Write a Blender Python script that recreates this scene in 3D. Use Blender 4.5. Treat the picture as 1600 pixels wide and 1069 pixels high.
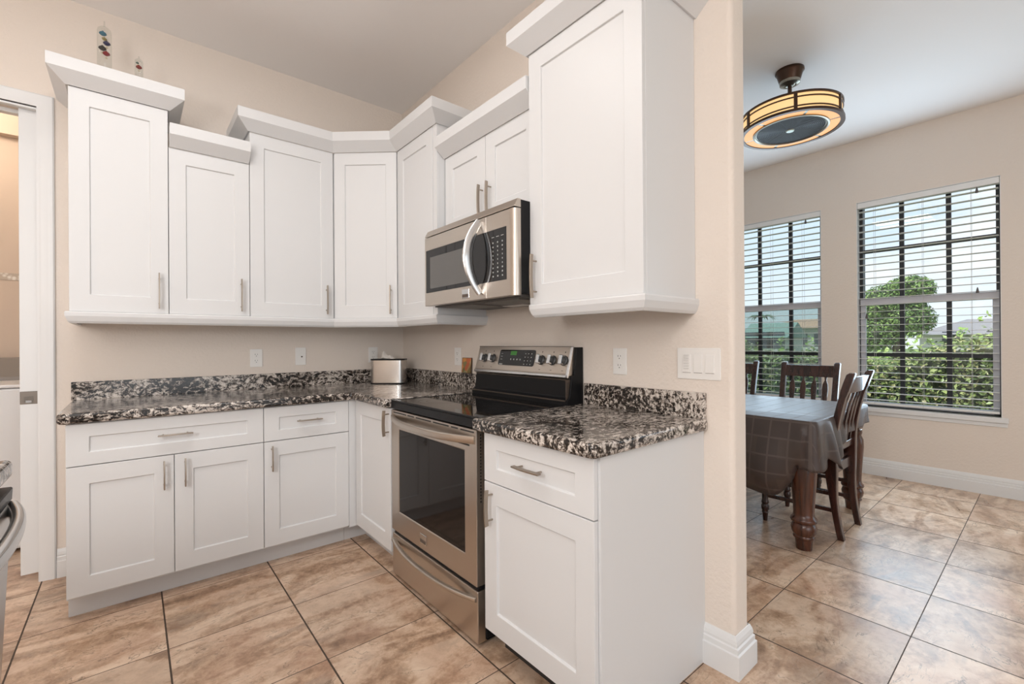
import bpy, bmesh, math, random
from mathutils import Vector, Matrix
random.seed(7)
S = bpy.context.scene
for o in list(bpy.data.objects): bpy.data.objects.remove(o, do_unlink=True)
COL = S.collection
PI = math.pi
R = math.radians

# ------------------------------------------------------------------ camera
CAM = (-1.6563, -3.3343, 1.2044)
def make_camera():
    y, p, r = R(39.8793), R(0.0632), R(-0.3644)
    fw = Vector((math.sin(y)*math.cos(p), math.cos(y)*math.cos(p), math.sin(p)))
    rt = Vector((math.cos(y), -math.sin(y), 0)); up = rt.cross(fw)
    r2 = rt*math.cos(r) + up*math.sin(r); u2 = up*math.cos(r) - rt*math.sin(r)
    cd = bpy.data.cameras.new('camera'); co = bpy.data.objects.new('camera', cd); COL.objects.link(co)
    m = Matrix.Identity(4)
    for i in range(3):
        m[i][0] = r2[i]; m[i][1] = u2[i]; m[i][2] = -fw[i]; m[i][3] = CAM[i]
    co.matrix_world = m
    cd.sensor_fit = 'HORIZONTAL'; cd.sensor_width = 36; cd.lens = 36*709.5854/1600
    cd.clip_start = 0.02; cd.clip_end = 300
    S.camera = co
make_camera()

# ------------------------------------------------------------------ world, lights, exposure
S.view_settings.view_transform = 'Standard'; S.view_settings.look = 'None'
S.view_settings.gamma = 1; S.view_settings.exposure = 0.0
def make_world():
    w = bpy.data.worlds.new('sky'); S.world = w; w.use_nodes = True
    nt = w.node_tree; nt.nodes.clear(); N = nt.nodes.new; L = nt.links.new
    out = N('ShaderNodeOutputWorld'); bg = N('ShaderNodeBackground'); L(bg.outputs[0], out.inputs[0])
    tc = N('ShaderNodeTexCoord'); sep = N('ShaderNodeSeparateXYZ'); L(tc.outputs['Generated'], sep.inputs[0])
    g = N('ShaderNodeValToRGB'); L(sep.outputs[2], g.inputs[0])
    e = g.color_ramp.elements
    e[0].position = 0.0; e[0].color = (0.84, 0.91, 0.97, 1); e[1].position = 0.6; e[1].color = (0.55, 0.76, 1.0, 1)
    k = g.color_ramp.elements.new(0.18); k.color = (0.72, 0.86, 0.98, 1)
    mp = N('ShaderNodeMapping'); L(tc.outputs['Generated'], mp.inputs[0]); mp.inputs['Scale'].default_value = (1, 1, 2.6)
    no = N('ShaderNodeTexNoise'); L(mp.outputs[0], no.inputs[0]); no.inputs['Scale'].default_value = 5; no.inputs['Detail'].default_value = 7
    no.inputs['Roughness'].default_value = 0.58
    cr = N('ShaderNodeValToRGB'); L(no.outputs[0], cr.inputs[0]); cr.color_ramp.elements[0].position = 0.47; cr.color_ramp.elements[1].position = 0.66
    mx = N('ShaderNodeMixRGB'); L(cr.outputs[0], mx.inputs[0]); L(g.outputs[0], mx.inputs[1]); mx.inputs[2].default_value = (0.95, 0.97, 1.0, 1)
    L(mx.outputs[0], bg.inputs[0]); bg.inputs[1].default_value = 1.2
make_world()
def lamp(kind, name, loc, rot, energy, color=(1, 1, 1), size=1, size_y=None, spread=None):
    d = bpy.data.lights.new(name, kind); o = bpy.data.objects.new(name, d); COL.objects.link(o)
    o.location = loc; o.rotation_euler = rot; d.energy = energy; d.color = color
    if kind == 'AREA':
        d.size = size
        if size_y: d.shape = 'RECTANGLE'; d.size_y = size_y
    elif kind == 'SUN': d.angle = R(1.0)
    else: d.shadow_soft_size = size
    return o
DAY = (0.64, 0.83, 1.0); NEUT = (1.0, 0.99, 0.985)
lamp('SUN', 'sun', (0, 0, 20), (R(32), R(-8), R(-110)), 4.6, (1, 0.96, 0.9))
lamp('AREA', 'kitchen_ceiling_light', (-1.75, -1.6, 2.98), (0, 0, 0), 18, NEUT, 1.3, 0.7)
lamp('AREA', 'great_room_fill', (-3.4, -4.6, 2.98), (0, 0, 0), 24, NEUT, 1.8, 1.8)  # unseen overhead fill placed behind the camera
lamp('POINT', 'kitchen_bounce_fill', (-2.95, -2.95, 1.62), (0, 0, 0), 60, NEUT, 0.22)  # two unseen point fills added behind the camera, like bounced flash
lamp('POINT', 'kitchen_bounce_fill', (-3.3, -3.6, 2.3), (0, 0, 0), 44, NEUT, 0.22)
lamp('AREA', 'rear_daylight_fill', (-2.4, -7.35, 1.5), (R(90), 0, 0), 34, NEUT, 4.0, 2.4)  # added daylight boost at an unseen opening in the front wall
lamp('AREA', 'dining_side_fill', (3.40, -5.2, 1.35), (R(90), 0, R(90)), 9, DAY, 2.4, 2.2)  # added bluish fill at an unseen opening, lights the dining side
lamp('AREA', 'window_daylight_left', (3.42, -1.44, 1.55), (R(90), 0, R(90)), 17, DAY, 0.88, 1.8)
lamp('AREA', 'window_daylight_right', (3.42, -2.62, 1.55), (R(90), 0, R(90)), 27, DAY, 0.88, 1.8)
lamp('AREA', 'dining_wall_fill', (1.5, -5.2, 2.98), (0, 0, 0), 15, NEUT, 1.4, 1.4)  # unseen fill added to brighten the window wall and dining floor
lamp('POINT', 'laundry_ceiling_light', (-2.6, 0.75, 2.75), (0, 0, 0), 15, (1, 0.88, 0.74), 0.1)

# ------------------------------------------------------------------ mesh helpers
class B:
    """collects shapes in one bmesh"""
    def __init__(s): s.bm = bmesh.new(); s.mi = 0
    def face(s, vs):
        try: f = s.bm.faces.new(vs); f.material_index = s.mi; return f
        except ValueError: return None
    def v(s, p): return s.bm.verts.new(p)
    def box(s, x0, x1, y0, y1, z0, z1):
        p = [s.v(q) for q in ((x0,y0,z0),(x1,y0,z0),(x1,y1,z0),(x0,y1,z0),(x0,y0,z1),(x1,y0,z1),(x1,y1,z1),(x0,y1,z1))]
        for a in ((0,3,2,1),(4,5,6,7),(0,1,5,4),(1,2,6,5),(2,3,7,6),(3,0,4,7)): s.face([p[i] for i in a])
        return s
    def prism(s, pts, z0, z1, f=None):
        """polygon pts (2d, ccw) extruded z0..z1; f maps (a,b,c)->xyz"""
        f = f or (lambda a, b, c: (a, b, c))
        lo = [s.v(f(a, b, z0)) for a, b in pts]; hi = [s.v(f(a, b, z1)) for a, b in pts]; n = len(pts)
        s.face(lo[::-1]); s.face(hi)
        for i in range(n): s.face([lo[i], lo[(i+1) % n], hi[(i+1) % n], hi[i]])
        return s
    def tube(s, pts, r, n=10, cap=True, sec=None):
        """sweep a circle (radius r or list) or section sec [(a,b)] along pts"""
        pts = [Vector(p) for p in pts]; rings = []; up = None
        for i, p in enumerate(pts):
            t = (pts[min(i+1, len(pts)-1)] - pts[max(i-1, 0)]).normalized()
            if up is None:
                up = Vector((0, 0, 1)) if abs(t.z) < 0.9 else Vector((1, 0, 0))
            a = t.cross(up).normalized(); up = a.cross(t).normalized()
            rr = r[i] if isinstance(r, (list, tuple)) else r
            if sec: ring = [s.v(p + a*u*rr + up*w*rr) for u, w in sec]
            else: ring = [s.v(p + a*math.cos(2*PI*k/n)*rr + up*math.sin(2*PI*k/n)*rr) for k in range(n)]
            rings.append(ring)
        for i in range(len(rings)-1):
            m = len(rings[i])
            for k in range(m): s.face([rings[i][k], rings[i][(k+1) % m], rings[i+1][(k+1) % m], rings[i+1][k]])
        if cap: s.face(rings[0][::-1]); s.face(rings[-1])
        return s
    def lathe(s, prof, c=(0, 0, 0), n=24, M=None, closed=False):
        """prof: (radius, height) pairs about z at c"""
        c = Vector(c); rings = []
        for r, z in prof:
            if r < 1e-6: ps = [Vector((0, 0, z))]
            else: ps = [Vector((r*math.cos(2*PI*k/n), r*math.sin(2*PI*k/n), z)) for k in range(n)]
            rings.append([s.v((M @ q if M else q) + c) for q in ps])
        if closed: rings.append(rings[0])
        for i in range(len(rings)-1):
            a, b = rings[i], rings[i+1]
            if len(a) == 1 and len(b) == 1: continue
            for k in range(n):
                k2 = (k+1) % n
                if len(a) == 1: s.face([a[0], b[k2], b[k]])
                elif len(b) == 1: s.face([a[k], a[k2], b[0]])
                else: s.face([a[k], a[k2], b[k2], b[k]])
        if closed: return s
        if len(rings[0]) > 1: s.face(rings[0][::-1])
        if len(rings[-1]) > 1: s.face(rings[-1])
        return s
    def cyl(s, c, r, h, axis='z', n=20):
        M = {'z': Matrix.Identity(3), 'x': Matrix.Rotation(PI/2, 3, 'Y'), 'y': Matrix.Rotation(-PI/2, 3, 'X')}[axis]
        return s.lathe([(r, 0), (r, h)], c, n, M)
    def xf(s, M): bmesh.ops.transform(s.bm, matrix=M, verts=s.bm.verts); return s

def empty(name, loc=(0, 0, 0), rz=0, parent=None):
    o = bpy.data.objects.new(name, None); COL.objects.link(o); o.location = loc; o.rotation_euler = (0, 0, rz)
    o.empty_display_size = 0.05; o.parent = parent
    return o
def build(b, name, mat, parent=None, bev=0, smooth=False, seg=1, sub=0, loc=None, rz=0):
    me = bpy.data.meshes.new(name); bmesh.ops.recalc_face_normals(b.bm, faces=b.bm.faces); b.bm.to_mesh(me); b.bm.free()
    for m in (mat if isinstance(mat, (list, tuple)) else [mat]): me.materials.append(m)
    o = bpy.data.objects.new(name, me); COL.objects.link(o); o.parent = parent
    if loc: o.location = loc
    if rz: o.rotation_euler.z = rz
    if bev:
        m = o.modifiers.new('bevel', 'BEVEL'); m.width = bev; m.segments = seg; m.limit_method = 'ANGLE'; m.angle_limit = R(40)
    if sub:
        m = o.modifiers.new('sub', 'SUBSURF'); m.levels = sub; m.render_levels = sub
    if smooth:
        for p in me.polygons: p.use_smooth = True
        try: me.set_sharp_from_angle(angle=R(42))
        except Exception: pass
    return o
def tag(o, label, cat, group=None):
    o['label'] = label; o['category'] = cat
    if group: o['group'] = group
    return o
def struct(o): o['kind'] = 'structure'; return o
def boxo(name, mat, parent, x0, x1, y0, y1, z0, z1, bev=0.0, **k):
    return build(B().box(x0, x1, y0, y1, z0, z1), name, mat, parent, bev, **k)
def copy_tree(o, parent=None):
    c = o.copy(); COL.objects.link(c)
    if parent is not None: c.parent = parent
    for ch in list(o.children): copy_tree(ch, c)
    return c

# ------------------------------------------------------------------ materials
def mat(name, col=(0.8, 0.8, 0.8), rough=0.5, metal=0.0, spec=None, emit=None, es=0, coat=0, bump=None, trans=0):
    m = bpy.data.materials.new(name); m.use_nodes = True; nt = m.node_tree; p = nt.nodes['Principled BSDF']
    p.inputs['Base Color'].default_value = (*col, 1); p.inputs['Roughness'].default_value = rough; p.inputs['Metallic'].default_value = metal
    if spec is not None: p.inputs['Specular IOR Level'].default_value = spec
    if emit: p.inputs['Emission Color'].default_value = (*emit, 1); p.inputs['Emission Strength'].default_value = es
    if coat: p.inputs['Coat Weight'].default_value = coat; p.inputs['Coat Roughness'].default_value = 0.05
    if trans: p.inputs['Transmission Weight'].default_value = trans
    if bump:
        sc, st, ds = bump
        tc = nt.nodes.new('ShaderNodeTexCoord'); no = nt.nodes.new('ShaderNodeTexNoise'); no.inputs['Scale'].default_value = sc; no.inputs['Detail'].default_value = 3
        bp = nt.nodes.new('ShaderNodeBump'); bp.inputs['Strength'].default_value = st; bp.inputs['Distance'].default_value = ds
        nt.links.new(tc.outputs['Object'], no.inputs[0]); nt.links.new(no.outputs[0], bp.inputs['Height']); nt.links.new(bp.outputs[0], p.inputs['Normal'])
    return m
class G:
    """small node-graph helper"""
    def __init__(s, m): s.nt = m.node_tree; s.p = s.nt.nodes['Principled BSDF']
    def n(s, t, ins=None, **kw):
        nd = s.nt.nodes.new('ShaderNode'+t)
        for k, v in kw.items(): setattr(nd, k, v)
        for k, v in (ins or {}).items():
            if hasattr(v, 'is_linked'): s.nt.links.new(v, nd.inputs[k])
            else: nd.inputs[k].default_value = v
        return nd
    def math(s, op, a, b=0.0): return s.n('Math', {0: a, 1: b}, operation=op).outputs[0]
    def ramp(s, f, stops):
        nd = s.n('ValToRGB', {0: f}); e = nd.color_ramp.elements
        while len(e) < len(stops): e.new(0.5)
        for q, (pos, c) in zip(e, stops): q.position = pos; q.color = (*c, 1) if len(c) == 3 else c
        return nd.outputs[0]
    def mix(s, f, a, b, mode='MIX'):
        nd = s.nt.nodes.new('ShaderNodeMixRGB'); nd.blend_type = mode
        for i, v in enumerate((f, a, b)):
            if hasattr(v, 'is_linked'): s.nt.links.new(v, nd.inputs[i])
            else: nd.inputs[i].default_value = v if i == 0 else (*v, 1)
        return nd.outputs[0]
    def col(s, c): s.nt.links.new(c, s.p.inputs['Base Color'])
    def bump(s, h, st, ds):
        b = s.n('Bump', {'Strength': st, 'Distance': ds, 'Height': h}); s.nt.links.new(b.outputs[0], s.p.inputs['Normal'])

WALL = mat('beige_wall_paint', (0.775, 0.695, 0.622), 0.85, spec=0.2, bump=(62, 0.45, 0.006))
CEIL = mat('ceiling_paint', (0.90, 0.88, 0.865), 0.9, spec=0.1, bump=(60, 0.12, 0.004))
CAB = mat('white_cabinet_paint', (0.695, 0.695, 0.695), 0.38, spec=0.4)
TRIM = mat('white_trim_paint', (0.76, 0.765, 0.765), 0.45)
PLAST = mat('white_plastic', (0.85, 0.83, 0.80), 0.35)
DARKSLOT = mat('dark_slot', (0.03, 0.028, 0.026), 0.6)
NICK = mat('brushed_nickel', (0.40, 0.345, 0.29), 0.36, 1.0)
BLK = mat('black_enamel', (0.010, 0.010, 0.011), 0.3, spec=0.18)
GLASSBLK = mat('black_glass', (0.009, 0.008, 0.008), 0.04, spec=0.42)
OVENGLASS = mat('oven_window_glass', (0.013, 0.010, 0.009), 0.06, spec=0.24)
DGRAY = mat('dark_grey_plastic', (0.06, 0.06, 0.06), 0.4)
MARK = mat('white_print', (0.42, 0.42, 0.41), 0.5)
LCD = mat('green_display', (0.02, 0.12, 0.02), 0.3, emit=(0.12, 0.5, 0.06), es=0.12)
CHROME = mat('satin_chrome', (0.62, 0.62, 0.62), 0.2, 1.0)
BRONZEF = mat('dark_bronze_frame', (0.018, 0.02, 0.024), 0.45)
ALU = mat('painted_aluminium_sash', (0.62, 0.62, 0.66), 0.45)
SLAT = mat('white_blind_slat', (0.80, 0.80, 0.79), 0.5)
CORD = mat('blind_cord', (0.6, 0.6, 0.58), 0.7)
TASS = mat('dark_tassel', (0.10, 0.09, 0.09), 0.6)
FANB = mat('oil_rubbed_bronze', (0.075, 0.045, 0.032), 0.3, 0.85)
FANN = mat('antique_pewter', (0.30, 0.28, 0.23), 0.3, 0.9)
SHADE = mat('lit_amber_glass', (0.35, 0.24, 0.12), 0.5, emit=(1.0, 0.66, 0.30), es=0.92)
SHADE2 = mat('lit_orange_glass', (0.35, 0.2, 0.08), 0.5, emit=(1.0, 0.46, 0.15), es=0.85)
PAPER = mat('white_tissue_paper', (0.82, 0.76, 0.70), 0.9)
WHITEAPP = mat('white_appliance', (0.80, 0.80, 0.80), 0.3)
GRAYAPP = mat('grey_console', (0.22, 0.19, 0.165), 0.4)
TOE = mat('toe_kick_white', (0.66, 0.65, 0.645), 0.5)

def steel(name, col, rough, axis=2):
    m = mat(name, col, rough, 1.0); g = G(m)
    tc = g.n('TexCoord'); sc = [220, 220, 220]; sc[axis] = 3 if axis != 9 else 220
    mp = g.n('Mapping', {0: tc.outputs['Object'], 'Scale': sc})
    no = g.n('TexNoise', {0: mp.outputs[0], 'Scale': 1.0, 'Detail': 2.0})
    rr = g.n('MapRange', {0: no.outputs[0], 3: rough-0.05, 4: rough+0.08}); g.nt.links.new(rr.outputs[0], g.p.inputs['Roughness'])
    g.bump(no.outputs[0], 0.05, 0.0006)
    return m
STEEL = steel('brushed_stainless', (0.56, 0.50, 0.44), 0.30, 1)
STEELV = mat('brushed_stainless_box', (0.60, 0.57, 0.54), 0.24, 1.0)

def granite():
    m = mat('black_and_cream_granite', (0.2, 0.18, 0.17), 0.13, spec=0.55); g = G(m)
    geo = g.n('NewGeometry'); P = geo.outputs['Position']
    warp = g.n('TexNoise', {0: P, 'Scale': 7.0, 'Detail': 3.0})
    w2 = g.n('VectorMath', {0: warp.outputs[1], 1: (0.5, 0.5, 0.5)}, operation='SUBTRACT')
    w3 = g.n('VectorMath', {0: w2.outputs[0], 1: (0.10, 0.10, 0.10)}, operation='MULTIPLY')
    pw = g.n('VectorMath', {0: P, 1: w3.outputs[0]}, operation='ADD').outputs[0]
    st = g.n('Mapping', {0: pw, 'Rotation': (0, 0, R(35)), 'Scale': (30, 78, 58)}).outputs[0]
    big = g.n('TexNoise', {0: st, 'Scale': 1.0, 'Detail': 5.0, 'Roughness': 0.62, 'Distortion': 0.4}).outputs[0]
    fine = g.n('TexNoise', {0: pw, 'Scale': 190.0, 'Detail': 3.0, 'Roughness': 0.6}).outputs[0]
    reg = g.n('TexNoise', {0: P, 'Scale': 3.1, 'Detail': 2.0}).outputs[0]
    f = g.math('ADD', big, g.math('MULTIPLY', g.math('SUBTRACT', fine, 0.5), 0.45))
    f = g.math('ADD', f, g.math('MULTIPLY', g.math('SUBTRACT', reg, 0.49), 0.42))
    c = g.ramp(f, [(0.385, (0.008, 0.007, 0.006)), (0.465, (0.020, 0.015, 0.013)), (0.50, (0.13, 0.10, 0.082)), (0.545, (0.36, 0.315, 0.275)), (0.62, (0.66, 0.60, 0.545))])
    vo = g.n('TexVoronoi', {0: pw, 'Scale': 95.0})
    fl = g.ramp(vo.outputs['Color'], [(0.80, (0, 0, 0)), (0.84, (1, 1, 1))])
    c = g.mix(g.math('MULTIPLY', fl, 0.55), c, (0.02, 0.016, 0.015))
    fl2 = g.ramp(vo.outputs['Color'], [(0.16, (1, 1, 1)), (0.19, (0, 0, 0))])
    c = g.mix(g.math('MULTIPLY', fl2, 0.6), c, (0.50, 0.45, 0.40))
    g.col(c); return m
GRAN = granite()

def tiles():
    m = mat('travertine_look_floor_tile', (0.6, 0.5, 0.4), 0.32, spec=0.5); g = G(m)
    geo = g.n('NewGeometry'); P = geo.outputs['Position']; s = g.n('SeparateXYZ', {0: P})
    TX, TY = 0.4635, 0.468
    u = g.math('DIVIDE', g.math('ADD', s.outputs[0], 0.626), TX); v = g.math('DIVIDE', g.math('ADD', s.outputs[1], 1.08), TY)
    fu, fv = g.math('FRACT', u), g.math('FRACT', v); iu, iv = g.math('FLOOR', u), g.math('FLOOR', v)
    du = g.math('MINIMUM', fu, g.math('SUBTRACT', 1.0, fu)); dv = g.math('MINIMUM', fv, g.math('SUBTRACT', 1.0, fv))
    wob = g.n('TexNoise', {0: P, 'Scale': 40.0, 'Detail': 2.0}).outputs[0]
    lim = g.math('ADD', 0.0045, g.math('MULTIPLY', wob, 0.0035))
    gm = g.math('LESS_THAN', du, g.math('ADD', lim, 0.0005)); gm2 = g.math('LESS_THAN', dv, g.math('MULTIPLY', lim, 0.62)); grout = g.math('MAXIMUM', gm, gm2)
    idv = g.n('CombineXYZ', {0: iu, 1: iv}); wn = g.n('TexWhiteNoise', {0: idv.outputs[0]}, noise_dimensions='3D')
    off = g.n('VectorMath', {0: wn.outputs['Color'], 1: (17, 23, 31)}, operation='MULTIPLY').outputs[0]
    pp = g.n('VectorMath', {0: P, 1: off}, operation='ADD').outputs[0]
    st = g.n('Mapping', {0: pp, 'Rotation': (0, 0, R(-12)), 'Scale': (1.9, 4.6, 3)}).outputs[0]
    a = g.n('TexNoise', {0: st, 'Scale': 1.0, 'Detail': 4.0, 'Roughness': 0.55, 'Distortion': 1.7}).outputs[0]
    b = g.n('TexNoise', {0: pp, 'Scale': 4.5, 'Detail': 6.0, 'Roughness': 0.65, 'Distortion': 0.6}).outputs[0]
    d = g.n('TexNoise', {0: pp, 'Scale': 26.0, 'Detail': 9.0, 'Roughness': 0.78, 'Distortion': 0.4}).outputs[0]
    a2 = g.math('ADD', a, g.math('MULTIPLY', g.math('SUBTRACT', d, 0.5), 0.42))
    b2 = g.math('ADD', b, g.math('MULTIPLY', g.math('SUBTRACT', d, 0.5), 0.55))
    c = g.ramp(a2, [(0.32, (0.19, 0.115, 0.07)), (0.42, (0.40, 0.255, 0.16)), (0.49, (0.60, 0.42, 0.29)), (0.58, (0.80, 0.62, 0.47))])
    c2 = g.ramp(b2, [(0.32, (0.27, 0.16, 0.10)), (0.46, (0.55, 0.36, 0.24)), (0.54, (0.66, 0.47, 0.335)), (0.66, (0.78, 0.61, 0.46))])
    c = g.mix(0.45, c, c2)
    red = g.n('TexNoise', {0: pp, 'Scale': 3.0, 'Detail': 3.0}).outputs[0]
    c = g.mix(g.ramp(red, [(0.5, (0, 0, 0)), (0.7, (0.4, 0.4, 0.4))]), c, (0.52, 0.30, 0.20))
    sm_ = g.n('TexNoise', {0: st, 'Scale': 0.8, 'Detail': 4.0, 'Roughness': 0.6, 'Distortion': 1.5}).outputs[0]
    c = g.mix(g.ramp(sm_, [(0.58, (0, 0, 0)), (0.72, (0.45, 0.45, 0.45))]), c, (0.30, 0.24, 0.205))
    vein = g.n('TexNoise', {0: st, 'Scale': 1.1, 'Detail': 6.0, 'Roughness': 0.6, 'Distortion': 2.4}).outputs[0]
    vm = g.ramp(g.math('ABSOLUTE', g.math('SUBTRACT', vein, 0.5)), [(0.0, (1, 1, 1)), (0.012, (0, 0, 0))])
    vmask = g.ramp(b, [(0.48, (0, 0, 0)), (0.58, (1, 1, 1))])
    c = g.mix(g.math('MULTIPLY', g.math('MULTIPLY', vm, vmask), 0.75), c, (0.15, 0.095, 0.06))
    tone = g.math('ADD', 0.84, g.math('MULTIPLY', wn.outputs['Value'], 0.22)); tc = g.n('CombineXYZ', {0: tone, 1: tone, 2: tone}).outputs[0]
    c = g.mix(1.0, c, tc, 'MULTIPLY')
    c = g.mix(grout, c, (0.065, 0.042, 0.028)); g.col(c)
    rg = g.n('MapRange', {0: a, 3: 0.22, 4: 0.40}).outputs[0]
    g.nt.links.new(g.math('ADD', rg, g.math('MULTIPLY', grout, 0.4)), g.p.inputs['Roughness'])
    h = g.math('SUBTRACT', g.math('MULTIPLY', b, 0.25), grout); g.bump(g.math('ADD', h, g.math('MULTIPLY', d, 0.2)), 0.4, 0.002)
    return m
TILE = tiles()

def wood(name, dark, light, rough):
    m = mat(name, dark, rough, spec=0.5, coat=0.3); g = G(m); tc = g.n('TexCoord')
    mp = g.n('Mapping', {0: tc.outputs['Object'], 'Scale': (30, 30, 3)})
    no = g.n('TexNoise', {0: mp.outputs[0], 'Scale': 1.0, 'Detail': 5.0, 'Distortion': 0.6}).outputs[0]
    g.col(g.ramp(no, [(0.35, dark), (0.7, light)])); return m
WOOD = wood('dark_mahogany', (0.022, 0.008, 0.006), (0.060, 0.021, 0.014), 0.25)
WOODL = wood('red_brown_mahogany', (0.035, 0.011, 0.006), (0.12, 0.037, 0.016), 0.22)

def cloth():
    m = mat('brown_plaid_damask_cloth', (0.15, 0.11, 0.10), 0.42, spec=0.5); g = G(m)
    at = g.n('UVMap'); s = g.n('SeparateXYZ', {0: at.outputs[0]})
    def lines(x, per, w):
        f = g.math('FRACT', g.math('DIVIDE', x, per)); return g.math('LESS_THAN', g.math('ABSOLUTE', g.math('SUBTRACT', f, 0.5)), w)
    l = g.math('MAXIMUM', lines(s.outputs[0], 0.10, 0.05), lines(s.outputs[1], 0.10, 0.05))
    fu = g.math('FRACT', g.math('DIVIDE', s.outputs[0], 0.23)); fv = g.math('FRACT', g.math('DIVIDE', s.outputs[1], 0.23))
    chk = g.math('MULTIPLY', g.math('GREATER_THAN', fu, 0.5), g.math('GREATER_THAN', fv, 0.5))
    c = g.mix(chk, (0.052, 0.034, 0.029), (0.064, 0.043, 0.034)); c = g.mix(l, c, (0.088, 0.064, 0.055)); g.col(c)
    g.nt.links.new(g.math('ADD', 0.40, g.math('MULTIPLY', l, 0.12)), g.p.inputs['Roughness'])
    g.p.inputs['Sheen Weight'].default_value = 0.05
    return m
CLOTH = cloth()
def leafmat(name, stops, rough=0.4):
    m = mat(name, stops[0], rough, spec=0.4); g = G(m); geo = g.n('NewGeometry')
    n = len(stops); g.col(g.ramp(geo.outputs['Random Per Island'], [(i/(n-1), c) for i, c in enumerate(stops)]))
    g.p.inputs['Subsurface Weight'].default_value = 0.0
    return m
LEAF = leafmat('hedge_leaf', [(0.06, 0.10, 0.03), (0.13, 0.20, 0.05), (0.25, 0.33, 0.09), (0.38, 0.45, 0.17), (0.45, 0.38, 0.2)])
LEAFT = leafmat('tree_leaf', [(0.05, 0.11, 0.03), (0.12, 0.22, 0.05), (0.24, 0.36, 0.09), (0.30, 0.42, 0.12)])
LEAFP = leafmat('palm_frond', [(0.05, 0.10, 0.05), (0.10, 0.18, 0.08)])
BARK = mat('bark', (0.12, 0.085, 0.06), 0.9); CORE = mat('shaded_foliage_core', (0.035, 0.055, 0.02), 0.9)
GRASS = mat('lawn', (0.13, 0.19, 0.06), 0.95, bump=(60, 0.5, 0.02))
ROOFG = mat('grey_shingle', (0.26, 0.25, 0.26), 0.9); ROOFT = mat('terracotta_tile', (0.50, 0.30, 0.20), 0.9); ROOFGR = mat('green_roof', (0.22, 0.32, 0.28), 0.8)
STUCCO = mat('stucco', (0.62, 0.60, 0.55), 0.9); WINDK = mat('house_window', (0.05, 0.06, 0.08), 0.1)
def screenmat():
    m = bpy.data.materials.new('insect_screen'); m.use_nodes = True; nt = m.node_tree; nt.nodes.clear()
    o = nt.nodes.new('ShaderNodeOutputMaterial'); mx = nt.nodes.new('ShaderNodeMixShader'); t = nt.nodes.new('ShaderNodeBsdfTransparent'); d = nt.nodes.new('ShaderNodeBsdfDiffuse')
    d.inputs[0].default_value = (0.45, 0.51, 0.50, 1); mx.inputs[0].default_value = 0.25; t.inputs[0].default_value = (0.86, 0.94, 0.93, 1)
    nt.links.new(t.outputs[0], mx.inputs[1]); nt.links.new(d.outputs[0], mx.inputs[2]); nt.links.new(mx.outputs[0], o.inputs[0]); return m
SCREEN = screenmat()
def panemat(name, tint=(0.97, 0.99, 0.99), k=0.06):
    m = bpy.data.materials.new(name); m.use_nodes = True; nt = m.node_tree; nt.nodes.clear()
    o = nt.nodes.new('ShaderNodeOutputMaterial'); mx = nt.nodes.new('ShaderNodeMixShader'); t = nt.nodes.new('ShaderNodeBsdfTransparent'); d = nt.nodes.new('ShaderNodeBsdfGlossy')
    d.inputs['Roughness'].default_value = 0.02; mx.inputs[0].default_value = k; t.inputs[0].default_value = (*tint, 1)
    nt.links.new(t.outputs[0], mx.inputs[1]); nt.links.new(d.outputs[0], mx.inputs[2]); nt.links.new(mx.outputs[0], o.inputs[0]); return m
PANE = panemat('clear_window_glass'); TUBEG = panemat('clear_tube_glass', (0.94, 0.95, 0.94), 0.10)

# ------------------------------------------------------------------ room shell
H = 3.03; XW = 3.443; WT = 0.112; YP = -2.592
FX0, FX1, FY0, FY1 = -5.5, XW+0.2, -7.6, 1.4
struct(boxo('floor', TILE, None, FX0, FX1, FY0, FY1, -0.12, 0))
struct(boxo('ceiling', CEIL, None, FX0, FX1, FY0, FY1, H, H+0.12))
DX0, DX1, DH = -2.94, -2.026, 2.42
b = B(); b.box(FX0, DX0, 0, 0.13, 0, H); b.box(DX0, DX1, 0, 0.13, DH, H); b.box(DX1, XW, 0, 0.13, 0, H)
struct(build(b, 'wall_back', WALL))
# partition behind the range: a plan with bullnose corners
r = 0.02; pl = [(0, 0), (0, YP+r)]
pl = [(0.0, 0.0)]
for k in range(7): a = PI + k*PI/12; pl.append((r + r*math.cos(a), YP + r + r*math.sin(a)))
for k in range(7): a = 1.5*PI + k*PI/12; pl.append((WT - r + r*math.cos(a), YP + r + r*math.sin(a)))
pl.append((WT, 0.0))
struct(build(B().prism(pl, 0, H), 'wall_partition', WALL, smooth=True))
# window wall
WIN = [(-1.889, -0.989), (-3.07, -2.169)]; WZ0, WZ1 = 0.575, 2.462
b = B(); T = 0.16
ys = [FY0, -6.4, -4.0, WIN[1][0], WIN[1][1], WIN[0][0], WIN[0][1], 0.13]
b.box(XW, XW+T, ys[0], ys[1], 0, H); b.box(XW, XW+T, ys[1], ys[2], 2.45, H); b.box(XW, XW+T, ys[2], ys[3], 0, H)
for i in (3, 5):
    b.box(XW, XW+T, ys[i], ys[i+1], 0, WZ0); b.box(XW, XW+T, ys[i], ys[i+1], WZ1, H); b.box(XW, XW+T, ys[i+1], ys[i+2], 0, H)
struct(build(b, 'wall_window', WALL))
b = B(); b.box(FX0, -4.4, FY0, FY0+0.12, 0, H); b.box(-4.4, 0.6, FY0, FY0+0.12, 2.75, H); b.box(0.6, XW, FY0, FY0+0.12, 0, H)
struct(build(b, 'wall_front', WALL))
struct(boxo('wall_left', WALL, None, FX0-0.12, FX0, FY0, FY1, 0, H))
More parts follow.
